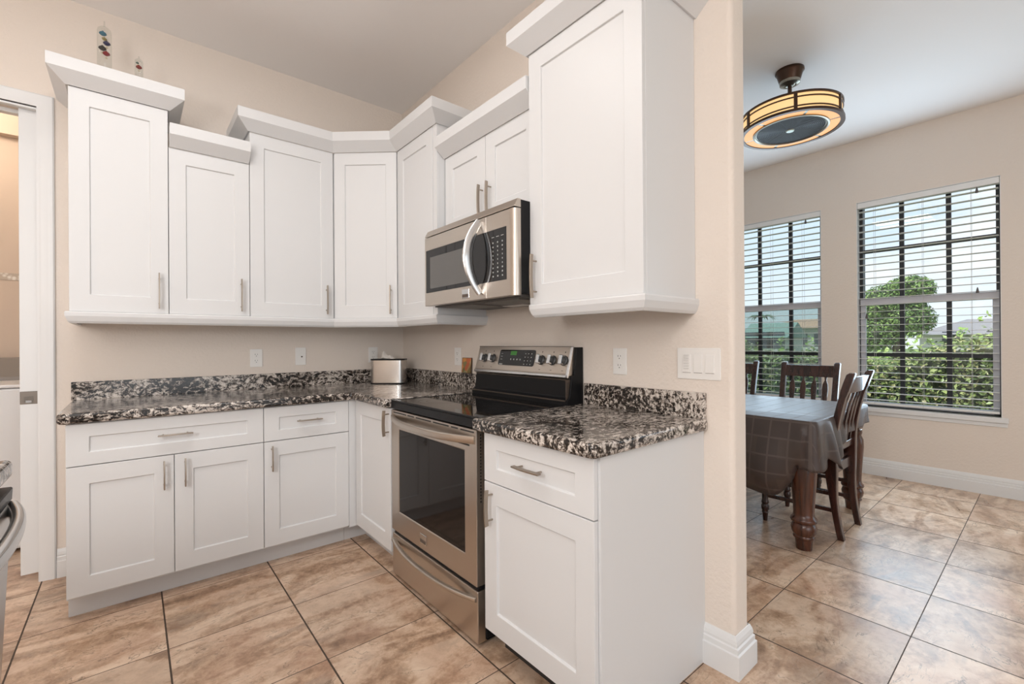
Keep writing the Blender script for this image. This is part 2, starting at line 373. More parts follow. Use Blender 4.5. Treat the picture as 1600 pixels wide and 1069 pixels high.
# laundry room beyond the door
LW = mat('laundry_wall_paint', (0.66, 0.54, 0.44), 0.85, spec=0.2)
struct(boxo('wall_laundry', LW, None, -4.2, 0.2, 1.25, 1.37, 0, H))
struct(boxo('wall_laundry_side', LW, None, -1.75, -1.65, 0.13, 1.25, 0, H))
struct(boxo('wall_laundry_far', LW, None, -4.2, -4.1, 0.13, 1.25, 0, H))
struct(boxo('trim_lit_band_ledge', LW, None, -4.1, -1.75, 1.18, 1.25, 2.63, H))  # added ledge, stands in for the brightly lit upper band of wall
BORD = mat('wallpaper_border', (0.62, 0.54, 0.44), 0.8); g = G(BORD); tcn = g.n('TexCoord')
vz = g.n('TexVoronoi', {0: tcn.outputs['Object'], 'Scale': 42.0}); g.col(g.ramp(vz.outputs['Distance'], [(0.2, (0.80, 0.76, 0.70)), (0.6, (0.52, 0.44, 0.36))]))
struct(boxo('trim_wallpaper_border', BORD, None, -4.1, -1.75, 1.246, 1.25, 1.655, 1.70))

# baseboards: profile (outward, z)
BBP = [(0, 0), (0.021, 0), (0.021, 0.084), (0.0155, 0.088), (0.0155, 0.105), (0.0105, 0.109), (0.0115, 0.118), (0.009, 0.130), (0.003, 0.144), (0, 0.145)]
def offset_path(path, d, side=1):
    out = []; n = len(path)
    for i, p in enumerate(path):
        p = Vector(p)
        t0 = (p - Vector(path[i-1])).normalized() if i > 0 else None
        t1 = (Vector(path[i+1]) - p).normalized() if i < n-1 else None
        n0 = Vector((t0.y, -t0.x))*side if t0 else None; n1 = Vector((t1.y, -t1.x))*side if t1 else None
        if n0 is None: q = p + n1*d
        elif n1 is None: q = p + n0*d
        else:
            m = (n0 + n1).normalized(); q = p + m*(d/max(m.dot(n0), 0.2))
        out.append(q)
    return out
def sweep(path, prof, z, side=1, segs=None):
    """prof (outward,dz) swept along a plan polyline with mitred corners; segs = which segments"""
    lines = [offset_path(path, o, side) for o, _ in prof]; b = B(); segs = segs if segs is not None else range(len(path)-1)
    first = True; prev = None; cur = None
    segs = list(segs)
    rings = {}
    for i in range(segs[0], segs[-1]+2): rings[i] = [b.v((lines[k][i].x, lines[k][i].y, z + prof[k][1])) for k in range(len(prof))]
    m = len(prof)
    for i in segs:
        for k in range(m): b.face([rings[i][k], rings[i][(k+1) % m], rings[i+1][(k+1) % m], rings[i+1][k]])
    b.face(rings[segs[0]][::-1]); b.face(rings[segs[-1]+1])
    return b
struct(build(sweep([(0.0, -2.455), (0.0, YP), (WT, YP), (WT, -0.0)], BBP, 0, 1), 'baseboard_partition', TRIM))
struct(build(sweep([(XW, 0), (XW, -4.0)], BBP, 0, 1), 'baseboard_window_side', TRIM))
struct(build(sweep([(-1.962, 0), (-1.885, 0)], BBP, 0, 1), 'baseboard_back', TRIM))

# door casing and pocket door
CASP = [(0, 0), (0.064, 0), (0.064, 0.012), (0.058, 0.018), (0.045, 0.018), (0.035, 0.014), (0.015, 0.013), (0.010, 0.010), (0, 0.009)]
b = B()
def casing_piece(b, pts, prof):
    pts = [Vector(p) for p in pts]; rings = []
    lines = [offset_path(pts, o, 1) for o, _ in prof]
    for i in range(len(pts)): rings.append([b.v((lines[k][i].x, -prof[k][1], lines[k][i].y)) for k in range(len(prof))])
    m = len(prof)
    for i in range(len(pts)-1):
        for k in range(m): b.face([rings[i][k], rings[i][(k+1) % m], rings[i+1][(k+1) % m], rings[i+1][k]])
    b.face(rings[0]); b.face(rings[-1][::-1])
casing_piece(b, [(-2.028, 0.0), (-2.028, 2.425), (-2.94, 2.425), (-2.94, 0)], CASP)
b.box(-2.03, -2.0265, 0, 0.025, 0, 2.43); b.box(-2.03, -2.0265, 0.09, 0.13, 0, 2.43)
b.box(-2.94, -2.0265, 0, 0.03, 2.41, 2.43); b.box(-2.94, -2.0265, 0.09, 0.13, 2.40, 2.43); b.box(-2.945, -2.938, 0, 0.13, 0, 2.43)
struct(build(b, 'trim_doorway', TRIM, smooth=True))
d1 = struct(boxo('door_1', TRIM, None, -2.097, -1.98, 0.036, 0.078, 0.035, 2.44, 0.0015)); d1['label'] = 'white pocket door almost fully slid into the wall'
b = B(); b.box(-2.096, -2.033, 0.033, 0.036, 0.905, 0.97)
pl_ = build(b, 'latch_plate', mat('aged_nickel', (0.20, 0.17, 0.145), 0.4, 1.0), d1, 0.001)
build(B().box(-2.082, -2.048, 0.031, 0.033, 0.915, 0.945), 'flush_pull', mat('dark_nickel', (0.16, 0.14, 0.12), 0.35, 1.0), pl_)
b = B(); b.box(-2.076, -2.054, 0.0295, 0.031, 0.912, 0.924); build(b, 'latch_tongue', CHROME, pl_, 0.001)

# ------------------------------------------------------------------ windows
def window(i, y0, y1, screened):
    w = empty('window_%d' % i, (XW, 0, 0)); struct(w)
    F0, F1 = 0.075, 0.12
    b = B()   # white drywall returns and sill
    b.box(-0.022, F0, y0-0.035, y1+0.035, WZ0-0.012, WZ0+0.028); b.box(-0.008, 0.0, y0-0.03, y1+0.03, WZ0-0.045, WZ0-0.012)
    build(b, 'sill', TRIM, w, 0.004)
    b = B(); t = 0.004
    b.box(0.0, F0, y0, y0+t, WZ0+0.028, WZ1); b.box(0.0, F0, y1-t, y1, WZ0+0.028, WZ1); b.box(0, F0, y0, y1, WZ1-t, WZ1); build(b, 'reveal', TRIM, w)
    z0, z1, zm = WZ0+0.028, WZ1-0.004, 1.55
    b = B(); fw = 0.03
    b.box(F0, F1+0.03, y0, y0+fw, z0, z1); b.box(F0, F1+0.03, y1-fw, y1, z0, z1); b.box(F0, F1+0.03, y0, y1, z1-fw, z1); b.box(F0, F1+0.03, y0, y1, z0, z0+fw)
    build(b, 'frame', BRONZEF, w)
    b = B()   # lower sash
    b.box(F0-0.012, F0+0.02, y0+0.012, y0+0.05, z0+0.01, zm+0.03); b.box(F0-0.012, F0+0.02, y1-0.05, y1-0.012, z0+0.01, zm+0.03)
    b.box(F0-0.02, F0+0.022, y0+0.012, y1-0.012, zm-0.03, zm+0.03); b.box(F0-0.012, F0+0.02, y0+0.012, y1-0.012, z0+0.01, z0+0.045)
    build(b, 'lower_sash', ALU, w, 0.003)
    b = B(); m = 0.016
    for k in (1, 2):
        yy = y0 + (y1-y0)*k/3; b.box(F0+0.024, F0+0.05, yy-m, yy+m, z0, z1)
    for zz in (2.02, 1.072): b.box(F0+0.025, F0+0.049, y0+fw, y1-fw, zz-m, zz+m)
    build(b, 'muntins', BRONZEF, w)
    build(B().box(F0+0.034, F0+0.038, y0+fw, y1-fw, z0+fw, z1-fw), 'pane', PANE, w)
    if screened: build(B().box(F1+0.02, F1+0.022, y0+fw, y1-fw, z0+fw, zm), 'insect_screen', SCREEN, w)
    return w
window(1, *WIN[0], True); window(2, *WIN[1], False)
def blind(y0, y1, label):
    e = tag(empty('window_blind', (XW, 0, WZ0)), label, 'blind', 'white slatted window blinds')
    zo = -WZ0; ya, yb = y0+0.012, y1-0.012
    boxo('head_rail', SLAT, e, -0.004, 0.055, ya-0.006, yb+0.006, 2.405+zo, 2.455+zo, 0.004)
    b = B(); n = 29; z = 2.372; zb = 0.672
    for k in range(n):
        zz = z - (z-zb)*k/(n-1) + zo; th = 0.0013; tilt = 0.0
        P = [(-0.004+0.058*q, 0.0012*math.sin(PI*q) - tilt*(q-0.5)) for q in (0, 0.33, 0.67, 1)]
        pts = [(a, c+th) for a, c in P[::-1]] + [(a, c-th) for a, c in P]
        b.prism(pts, ya, yb, lambda a, c, d, zz=zz: (a, d, zz+c))
    build(b, 'slats', SLAT, e)
    boxo('bottom_rail', SLAT, e, -0.004, 0.052, ya, yb, 0.628+zo, 0.646+zo, 0.004)
    b = B(); W = y1-y0
    for q in (0.13, 0.5, 0.83):
        yy = yb - (yb-ya)*q
        for xx in (-0.0045, 0.0545): b.tube([(xx, yy, 0.63+zo), (xx, yy, 2.41+zo)], 0.0011, 5)
    build(b, 'ladder_cords', CORD, e)
    for q, zt in ((0.87, 2.385), (0.87, 1.60), (0.07, 1.43)):
        yy = yb - (yb-ya)*q
        if zt != 2.385 and y0 > -2: continue
        t = B().lathe([(0.002, 0.045), (0.005, 0.035), (0.010, 0.008), (0.009, 0.0), (0.0, 0.0)], (-0.014, yy, zt-0.03+zo), 10)
        build(t, 'cord_tassel', TASS, e, smooth=True)
blind(*WIN[0], 'white slatted blind on the window nearer the partition, above the far chairs')
blind(*WIN[1], 'white slatted blind on the larger-looking window right of the dining table')

# ------------------------------------------------------------------ cabinets
T_ = 0.019
def shaker(w, h, st=0.074, rt=0.078, rb=0.082, rec=0.008):
    """door/drawer front; local x 0..w, z 0..h, back at y=0, face at y=-T_"""
    b = B()
    def ring(x0, x1, z0, z1, y): return [b.v((x0, y, z0)), b.v((x1, y, z0)), b.v((x1, y, z1)), b.v((x0, y, z1))]
    bk = ring(0, w, 0, h, 0); o = ring(0, w, 0, h, -T_); i = ring(st, w-st, rb, h-rt, -T_); p = ring(st+0.002, w-st-0.002, rb+0.002, h-rt-0.002, -T_+rec)
    b.face(bk[::-1])
    for A, C in ((bk, o), (o, i), (i, p)):
        for k in range(4): b.face([A[k], A[(k+1) % 4], C[(k+1) % 4], C[k]])
    b.face(p); return b
def pull(L, bow=0.004, stand=0.028):
    """bar pull along local z centred on 0, standing out in -y"""
    b = B(); n = 9; pts = []
    for k in range(n):
        q = -1 + 2*k/(n-1); pts.append((0, -stand - bow*(1-q*q), q*L/2))
    b.tube(pts, 1, sec=[(-0.0085, -0.003), (0.0085, -0.003), (0.0085, 0.003), (-0.0085, 0.003)])
    for q in (-0.7, 0.7): b.cyl((0, -stand-0.002, q*L/2), 0.0035, stand+0.002, 'y', 10)
    return b
def add_pull(door, x, z, L, horiz=False, name='handle', bow=0.004):
    b = pull(L, bow)
    if horiz: b.xf(Matrix.Rotation(PI/2, 4, 'Y'))
    b.xf(Matrix.Translation((x, -T_, z)))
    o = build(b, name, NICK, door, 0.0008, smooth=False); o['label'] = 'brushed nickel bar handle'
    return o
def front(kind, cab, x0, x1, z0, z1, y, **k):
    o = build(shaker(x1-x0, z1-z0, **k), kind, CAB, cab, 0.0014); o.location = (x0, y, z0); return o
GAP = 0.0015
UD = 0.324; BD = 0.609
CROWN = [(-0.004, 0.0), (0.008, -0.004), (0.067, 0.047), (0.067, 0.103), (-0.004, 0.103)]
RAIL = [(-0.012, 0.0), (0.010, 0.0), (0.014, -0.006), (0.013, -0.022), (0.004, -0.046), (-0.004, -0.056), (-0.022, -0.056), (-0.022, 0)]
UZ = 1.366
CATC = 'cabinet'; GU = 'upper wall cabinets'; GB = 'base cabinets'
def upper(name, label, loc, rz, w, ztop, doors, depth=UD, z0=UZ, hl=0.184):
    c = tag(empty(name, loc, rz), label, CATC, GU)
    boxo('body', CAB, c, 0.0008, w-0.0008, -depth, -0.001, z0, ztop, 0.001)
    for x0, x1, hx in doors:
        d = front('door', c, x0+GAP, x1-GAP, z0+0.001, ztop-0.003, -depth)
        if hx is not None: add_pull(d, hx-x0-GAP, 1.482-z0 if z0 < 1.5 else 0.105, hl if z0 < 1.5 else 0.165)
    return c
BK = lambda x: (x, 0.0, 0.0)
xA, xB, xC, xD = -1.888, -1.508, -1.132, -0.656
tall = upper('wall_cabinet', 'tall white upper cabinet at the left end beside the doorway', (xA, 0, 0), 0, xB-xA, 2.44, [(0, xB-xA, -1.549-xA)])
short = upper('wall_cabinet', 'shorter white upper cabinet between two taller ones on the back wall', (xB, 0, 0), 0, xC-xB, 2.25, [(0, xC-xB, -1.178-xB)])
third = upper('wall_cabinet', 'tall white upper cabinet left of the angled corner cabinet', (xC, 0, 0), 0, xD-xC, 2.44, [(0, xD-xC, -0.704-xC)])
# diagonal corner cabinet
yD = -0.622; ynE = -1.112; F = UD+T_
diag = tag(empty('corner_wall_cabinet', (0, 0, 0)), 'white angled upper cabinet set across the room corner', CATC, GU)
q = UD
build(B().prism([(0, 0), (xD+0.001, 0), (xD+0.001, -q), (-q, yD+0.001), (0, yD+0.001)][::-1], UZ, 2.44), 'body', CAB, diag)
dv = Vector((-F, yD)) - Vector((xD, -F)); dl = dv.length; da = math.atan2(dv.y, dv.x)
dn = Vector((dv.y, -dv.x))/dl   # outward
dd = build(shaker(dl-0.012, 1.07, 0.07), 'door', CAB, diag, 0.0014)
dd.location = (xD + dv.x/dl*0.006 - dn.x*T_, -F + dv.y/dl*0.006 - dn.y*T_, UZ+0.001); dd.rotation_euler.z = da
add_pull(dd, dl-0.05, 0.116, 0.184)
RZ = -PI/2
narrow = upper('wall_cabinet', 'white upper cabinet between the corner cabinet and the microwave', (0, yD, 0), RZ, yD-ynE, 2.44, [(0, 0.445, None)])
boxo('stile', CAB, narrow, 0.447, yD-ynE, -UD-0.017, -UD, UZ, 2.44)
yM0, yM1 = -1.1165, -1.882
micab = upper('wall_cabinet', 'short white two-door cabinet above the microwave', (0, yM0, 0), RZ, yM0-yM1, 2.25, [(0, 0.3825, 0.372-0.012), (0.3825, 0.765, 0.3825+0.045)], depth=0.271, z0=1.812)
yT0, yT1 = -1.8835, -2.452
tallr = upper('wall_cabinet', 'large white upper cabinet right of the microwave beside the wall end', (0, yT0, 0), RZ, yT0-yT1, 2.44, [(0, yT0-yT1, 0.044)])
# crowns and light rails (world coordinates, parented to cabinets)
def attach(o, par):
    par_m = Matrix.Translation(par.location) @ Matrix.Rotation(par.rotation_euler.z, 4, 'Z')
    o.parent = par; o.matrix_parent_inverse = par_m.inverted()
    return o
def crown(par, path, z, segs=None, name='crown_moulding', prof=CROWN, side=1):
    attach(build(sweep(path, prof, z, side, segs), name, CAB, None), par)
crown(tall, [(xA, 0), (xA, -F), (xB, -F), (xB, 0)], 2.44)
crown(short, [(xB+0.004, -F), (xC-0.004, -F)], 2.25)
main = [(xC, 0), (xC, -F), (xD, -F), (-F, yD), (-F, ynE), (0, ynE)]
crown(third, main, 2.44, [0, 1]); crown(diag, main, 2.44, [2]); crown(narrow, main, 2.44, [3, 4])
FM = 0.29
crown(micab, [(-FM, yM0-0.0), (-FM, yM1)], 2.25); crown(tallr, [(0, yT0), (-F, yT0), (-F, yT1), (0, yT1)], 2.44)
railp = [(xA, 0), (xA, -F), (xB, -F), (xC, -F), (xD, -F), (-F, yD), (-F, ynE), (0, ynE)]
for par, sg in ((tall, [0, 1]), (short, [2]), (third, [3]), (diag, [4]), (narrow, [5, 6])): crown(par, railp, UZ, sg, 'light_rail', RAIL)
crown(tallr, [(-0.2, yT0-0.024), (-F, yT0-0.024), (-F, yT1), (0, yT1)], UZ, [1, 2], 'light_rail', RAIL)

# base cabinets
BZ0, BZ1 = 0.117, 0.866; TOED = 0.53
def base(name, label, loc, rz, w, drawers, doors, toe=True, x0b=0.0):
    c = tag(empty(name, loc, rz), label, CATC, GB)
    boxo('body', CAB, c, x0b+0.0008, w-0.0008, -BD, -0.001, 0.105, BZ1+0.001, 0.001)
    if toe: boxo('toe_kick', TOE, c, x0b, w, -TOED, -0.02, 0, 0.105)
    for x0, x1 in drawers:
        d = front('drawer', c, x0+GAP, x1-GAP, 0.682, BZ1-0.002, -BD, rt=0.058, rb=0.055)
        add_pull(d, (x1-x0)/2-GAP, 0.0965, 0.134, True)
    for x0, x1, hx in doors:
        d = front('door', c, x0+GAP, x1-GAP, BZ0, 0.678, -BD)
        if hx is not None: add_pull(d, hx-x0-GAP, 0.592-BZ0, 0.134)
    return c
xa, xb, xc, xd = -1.879, -1.5055, -1.122, -0.668
lb = base('base_cabinet', 'wide white base cabinet with two doors under one drawer at the left end', (xa, 0, 0), 0, xc-xa, [(0, xc-xa)], [(0, xb-xa, xb-xa-0.039), (xb-xa, xc-xa, xb-xa+0.042)])
mb = base('base_cabinet', 'white one-door base cabinet with a drawer left of the inside corner', (xc, 0, 0), 0, xd-xc, [(0, xd-xc)], [(0, xd-xc, 0.037)])
# blind corner unit on the range side, with a filler towards the back run
cb = tag(empty('corner_base_cabinet', (0, 0, 0), 0), 'white corner base cabinet with one full-height door left of the range', CATC, GB)
boxo('body', CAB, cb, -BD, -0.001, -1.112, -0.001, 0.105, BZ1+0.001)
boxo('filler', CAB, cb, xd+0.001, -BD-0.002, -BD-0.014, -0.4, 0.105, BZ1)
build(B().prism([(xd+0.002, -TOED), (-TOED, -TOED), (-TOED, -1.112), (-0.05, -1.112), (-0.05, -0.05), (xd+0.002, -0.05)], 0, 0.104), 'toe_kick', TOE, cb)
cd_ = build(shaker(0.477, BZ1-BZ0-0.002, 0.074), 'door', CAB, cb, 0.0014); cd_.location = (-BD, -0.634, BZ0); cd_.rotation_euler.z = RZ
add_pull(cd_, 0.477-0.016, 0.67, 0.134)
yK0, yK1 = -1.932, -2.472
rb = base('base_cabinet', 'white base cabinet with drawer and door at the near end beside the range', (0, yK0, 0), RZ, yK0-yK1, [(0, yK0-yK1)], [(0, yK0-yK1, 0.052)], toe=False)
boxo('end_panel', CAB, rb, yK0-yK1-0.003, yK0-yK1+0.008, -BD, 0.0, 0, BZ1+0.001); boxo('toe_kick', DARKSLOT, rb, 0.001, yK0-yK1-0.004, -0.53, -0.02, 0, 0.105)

# ------------------------------------------------------------------ counters
CT0, CT1, CD = 0.868, 0.914, 0.6585
def counter(label, pts, corners):
    """slab with rounded front edge; corners = indices to round in plan"""
    out = []
    n = len(pts)
    for i, p in enumerate(pts):
        if i in corners:
            p = Vector(p); a = (Vector(pts[i-1])-p).normalized(); c = (Vector(pts[(i+1) % n])-p).normalized(); rr = 0.03
            for k in range(6):
                t = k/5; out.append(tuple((p+a*rr)*(1-t)**2 + p*2*t*(1-t) + (p+c*rr)*t*t))
        else: out.append(p)
    o = build(B().prism(out, CT0, CT1), 'countertop', GRAN, None, 0.012, True, 3); return tag(o, label, 'countertop', 'granite countertops')
c1 = counter('L-shaped black and cream granite countertop running from the doorway to the range', [(-1.905, -0.001), (-1.905, -CD), (-CD, -CD), (-CD, -1.117), (-0.001, -1.117), (-0.001, -0.001)], [1])
b = B(); b.box(-1.905, -0.022, -0.022, -0.001, CT1, 1.01); build(b, 'backsplash', GRAN, c1, 0.0015)
b = B(); b.box(-0.022, -0.001, -1.112, -0.001, CT1, 1.01); build(b, 'backsplash', GRAN, c1, 0.0015)
c2 = counter('short black and cream granite countertop right of the range', [(-0.001, -1.892), (-CD, -1.892), (-CD, -2.498), (-0.001, -2.498)], [2])
build(B().box(-0.022, -0.001, -2.492, -1.905, CT1, 1.01), 'backsplash', GRAN, c2, 0.0015)

# ------------------------------------------------------------------ range (local: x along the wall to the right, front at -y)
RW = 0.7632
rg = tag(empty('kitchen_range', (0, -1.1226, 0), RZ), 'freestanding stainless steel electric range with black glass cooktop', 'range')
b = B(); b.box(0.003, RW-0.003, -0.585, -0.03, 0.03, 0.865); b.box(0.03, 0.08, -0.56, -0.5, 0, 0.03); b.box(RW-0.08, RW-0.03, -0.56, -0.5, 0, 0.03); b.box(0.03, RW-0.03, -0.12, -0.06, 0, 0.03)
build(b, 'body', BLK, rg, 0.002)
# cooktop: black frame and glass
b = B(); b.box(0.0, RW, -0.63, -0.022, 0.868, 0.905); b.box(0.0, RW, -0.63, -0.612, 0.905, 0.9125); b.box(0.0, 0.012, -0.612, -0.09, 0.905, 0.9115); b.box(RW-0.012, RW, -0.612, -0.09, 0.905, 0.9115)
ck = build(b, 'cooktop', BLK, rg, 0.004, seg=2)
build(B().box(0.012, RW-0.012, -0.612, -0.10, 0.904, 0.9095), 'cooktop_glass', GLASSBLK, ck, 0.001)
BURN = mat('burner_ring_print', (0.045, 0.043, 0.042), 0.12)
for cx_, cy_, r0 in ((0.2, -0.46, 0.105), (0.56, -0.46, 0.085), (0.2, -0.22, 0.08), (0.56, -0.22, 0.105), (0.38, -0.2, 0.05)):
    b = B(); n = 48
    for rr in (r0, r0*0.62):
        i_ = [b.v((cx_+(rr-0.0012)*math.cos(2*PI*k/n), cy_+(rr-0.0012)*math.sin(2*PI*k/n), 0.9098)) for k in range(n)]
        o_ = [b.v((cx_+(rr+0.0012)*math.cos(2*PI*k/n), cy_+(rr+0.0012)*math.sin(2*PI*k/n), 0.9098)) for k in range(n)]
        for k in range(n): b.face([i_[k], o_[k], o_[(k+1) % n], i_[(k+1) % n]])
    build(b, 'burner_ring', BURN, ck)
# oven door with window opening
def frame_slab(b, x0, x1, z0, z1, yf, yb, wx0, wx1, wz0, wz1, rec, slope=0.012):
    def ring(a, c, e, f, y): return [b.v((a, y, e)), b.v((c, y, e)), b.v((c, y, f)), b.v((a, y, f))]
    bk = ring(x0, x1, z0, z1, yb); o = ring(x0, x1, z0, z1, yf); i = ring(wx0, wx1, wz0, wz1, yf); p = ring(wx0+slope*0.3, wx1-slope*0.3, wz0+slope*0.3, wz1-slope*0.3, yf+rec)
    b.face(bk[::-1])
    for A, C in ((bk, o), (o, i), (i, p)):
        for k in range(4): b.face([A[k], A[(k+1) % 4], C[(k+1) % 4], C[k]])
    b.face(p)
b = B(); frame_slab(b, 0.004, RW-0.004, 0.247, 0.862, -0.629, -0.588, 0.085, RW-0.085, 0.352, 0.772, 0.004)
od = build(b, 'oven_door', STEEL, rg, 0.004, seg=2)
build(B().box(0.088, RW-0.088, -0.627, -0.62, 0.355, 0.769), 'oven_window', OVENGLASS, od)
def bowbar(x0, x1, z, y, out, h, thick, drop=0.0, n=21):
    b = B(); pts = []
    for k in range(n):
        q = -1+2*k/(n-1); e = (1-abs(q)**2.4)
        pts.append((x0+(x1-x0)*k/(n-1), y-out*e, z-drop*e))
    sec = []
    for k in range(14):
        a = 2*PI*k/14; sec.append((thick/2*math.copysign(abs(math.cos(a))**0.7, math.cos(a)), h/2*math.copysign(abs(math.sin(a))**0.7, math.sin(a))))
    return b.tube(pts, 1, sec=sec)
build(bowbar(0.012, RW-0.012, 0.822, -0.628, 0.052, 0.032, 0.018, 0.006), 'handle', STEEL, od, smooth=True)
for a, c in ((0.03, 0.17), (0.185, 0.25), (0.27, 0.41), (0.43, 0.56), (0.58, 0.63), (0.65, 0.745)): boxo('vent_slot', DARKSLOT, od, a, c, -0.6302, -0.628, 0.8485, 0.8545)
for a, c in ((0.055, 0.09), (RW-0.13, RW-0.05)): boxo('vent_slot', DARKSLOT, od, a, c, -0.6302, -0.628, 0.793, 0.799)
b = B()
for k in range(22): b.box(RW-0.0042, RW-0.0036, -0.610, -0.604, 0.845-k*0.0125-0.008, 0.845-k*0.0125)
build(b, 'side_vents', DARKSLOT, od)
def badge(par, x, z, y):
    o = build(B().box(x-0.03, x+0.03, y-0.003, y, z-0.022, z+0.022), 'badge', CHROME, par, 0.002)
    b = B(); b.box(x-0.026, x+0.026, y-0.0036, y-0.003, z-0.018, z-0.002)
    for k in range(9): b.box(x-0.023+k*0.005, x-0.0205+k*0.005, y-0.0042, y-0.0036, z-0.014, z-0.007)
    build(b, 'badge_lettering', mat('badge_dark', (0.10, 0.075, 0.06), 0.4), o); b = None
badge(od, 0.335, 0.298, -0.629)
# storage drawer
sd = boxo('storage_drawer', STEEL, rg, 0.005, RW-0.005, -0.626, -0.585, 0.022, 0.228, 0.004, seg=2)
boxo('drawer_shadow_gap', BLK, rg, 0.01, RW-0.01, -0.615, -0.58, 0.228, 0.247)
build(bowbar(0.012, RW-0.012, 0.196, -0.624, 0.042, 0.018, 0.024, 0.012), 'handle', STEEL, sd, smooth=True)
# backguard
b = B(); b.prism([(-0.004, 0.90), (-0.118, 0.90), (-0.118, 0.93), (-0.098, 0.945), (-0.085, 1.03), (-0.085, 1.045), (-0.062, 1.05), (-0.05, 1.18), (-0.004, 1.18)], 0.0, RW, lambda a, c, d: (d, a, c))
bg_ = build(b, 'backguard', BLK, rg, 0.002)
TRB = mat('dark_brown_steel_trim', (0.16, 0.13, 0.11), 0.35, 0.8)
b = B(); b.box(0.0, RW-0.01, -0.121, -0.115, 0.928, 0.934); b.box(0.0, RW-0.01, -0.090, -0.083, 1.024, 1.028); b.box(RW-0.014, RW-0.008, -0.112, -0.085, 0.93, 1.028); build(b, 'trim_strip', TRB, bg_)
# slanted stainless control panel: local (u along x, v up the slope, w out)
v0, v1 = Vector((-0.100, 1.034)), Vector((-0.058, 1.184)); sl = (v1-v0); slL = sl.length; sl.normalize(); nr = Vector((-sl.y, sl.x))
if nr.x > 0: nr = -nr
def PM(u, v, w): q = v0 + sl*v + nr*w; return (u, q.x, q.y)
def pbox(b, u0, u1, a, c, w0, w1):
    p = [b.v(PM(*q)) for q in ((u0,a,w0),(u1,a,w0),(u1,c,w0),(u0,c,w0),(u0,a,w1),(u1,a,w1),(u1,c,w1),(u0,c,w1))]
    for f in ((0,3,2,1),(4,5,6,7),(0,1,5,4),(1,2,6,5),(2,3,7,6),(3,0,4,7)): b.face([p[i] for i in f])
b = B(); pbox(b, -0.002, RW-0.012, 0, slL, -0.03, 0.0); cp = build(b, 'control_panel', STEEL, rg, 0.003)
b = B(); pbox(b, -0.002, RW-0.012, 0.002, 0.016, 0, 0.005); pbox(b, RW-0.026, RW-0.012, 0.002, slL-0.002, 0, 0.005); build(b, 'panel_lip', CHROME, cp, 0.003, seg=2)
b = B(); pbox(b, -0.002, RW-0.026, 0.0195, 0.0215, 0, 0.0006); pbox(b, RW-0.0275, RW-0.026, 0.02, slL, 0, 0.0006); pbox(b, -0.002, RW-0.012, slL-0.003, slL, 0, 0.001); build(b, 'panel_seam', TRB, cp)
b = B()
rr = 0.012; uu0, uu1, vv0, vv1 = 0.21, 0.50, 0.048, 0.135; pts = []
for cx_, cy_, a0 in ((uu1-rr, vv1-rr, 0), (uu0+rr, vv1-rr, 90), (uu0+rr, vv0+rr, 180), (uu1-rr, vv0+rr, 270)):
    for k in range(5): a = R(a0+k*22.5); pts.append((cx_+rr*math.cos(a), cy_+rr*math.sin(a)))
b.prism(pts, 0, 0.003, lambda a, c, d: PM(a, c, d)); dsp = build(b, 'display', GLASSBLK, cp)
b = B(); pbox(b, 0.305, 0.355, 0.105, 0.128, 0.003, 0.0034); build(b, 'clock', LCD, dsp)
def pmark(par, m, *a): b = B(); pbox(b, *a); build(b, 'printed_mark', m, par)
for k in range(4): pmark(dsp, MARK, 0.31+k*0.026, 0.318+k*0.026, 0.078, 0.086, 0.003, 0.0034)
for i in range(3):
    for j in range(4): pmark(dsp, MARK, 0.425+i*0.024, 0.431+i*0.024, 0.055+j*0.019, 0.060+j*0.019, 0.003, 0.0034)
for j in range(3): pmark(dsp, MARK, 0.225, 0.240, 0.08+j*0.016, 0.082+j*0.016, 0.003, 0.0034)
pmark(dsp, MARK, 0.222, 0.25, 0.05, 0.057, 0.003, 0.0034)
for u in (0.072, 0.15, 0.55, 0.63, 0.708):
    M = Matrix(((1, 0, 0), (0, sl.x, nr.x), (0, sl.y, nr.y))).to_3x3()
    kb = B().lathe([(0.025, 0.0), (0.025, 0.006), (0.021, 0.009), (0.019, 0.024), (0.015, 0.028), (0, 0.028)], PM(u, 0.085, 0), 20, M)
    k_ = build(kb, 'knob', DGRAY, cp, smooth=True)
    gb = B(); pbox(gb, u-0.010, u+0.010, 0.062, 0.108, 0.008, 0.032); build(gb, 'knob_grip', CHROME, k_, 0.003, seg=2)
for u in (0.072, 0.15, 0.55, 0.63, 0.708):
    pmark(cp, DARKSLOT, u-0.002, u+0.002, 0.122, 0.130, 0, 0.0005); pmark(cp, DARKSLOT, u-0.006, u+0.006, 0.034, 0.036, 0, 0.0005)

# ------------------------------------------------------------------ microwave
mw = tag(empty('microwave', (0, -1.131, 1.40), RZ), 'stainless over-the-range microwave with curved handle', 'microwave')
MW, MH = 0.758, 0.41
build(B().box(0, MW, -0.395, -0.003, 0.012, MH), 'body', BLK, mw, 0.002)
b = B(); b.prism([(-0.395, MH-0.034), (-0.43, MH-0.034), (-0.43, MH-0.030), (-0.413, MH+0.002), (-0.395, MH+0.002)], 0, MW, lambda a, c, d: (d, a, c)); build(b, 'top_grille', STEEL, mw, 0.001)
b = B(); frame_slab(b, 0.0, 0.556, 0.004, MH-0.038, -0.43, -0.396, 0.012, 0.552, 0.075, 0.302, 0.002, 0.0); md = build(b, 'door', STEEL, mw, 0.0015)
build(B().box(0.012, 0.5562, -0.4303, -0.424, 0.075, 0.302), 'door_glass', GLASSBLK, md)
build(B().box(0.055, 0.44, -0.4306, -0.43, 0.095, 0.262), 'door_window', mat('grey_window_mesh', (0.11, 0.105, 0.10), 0.16), md)
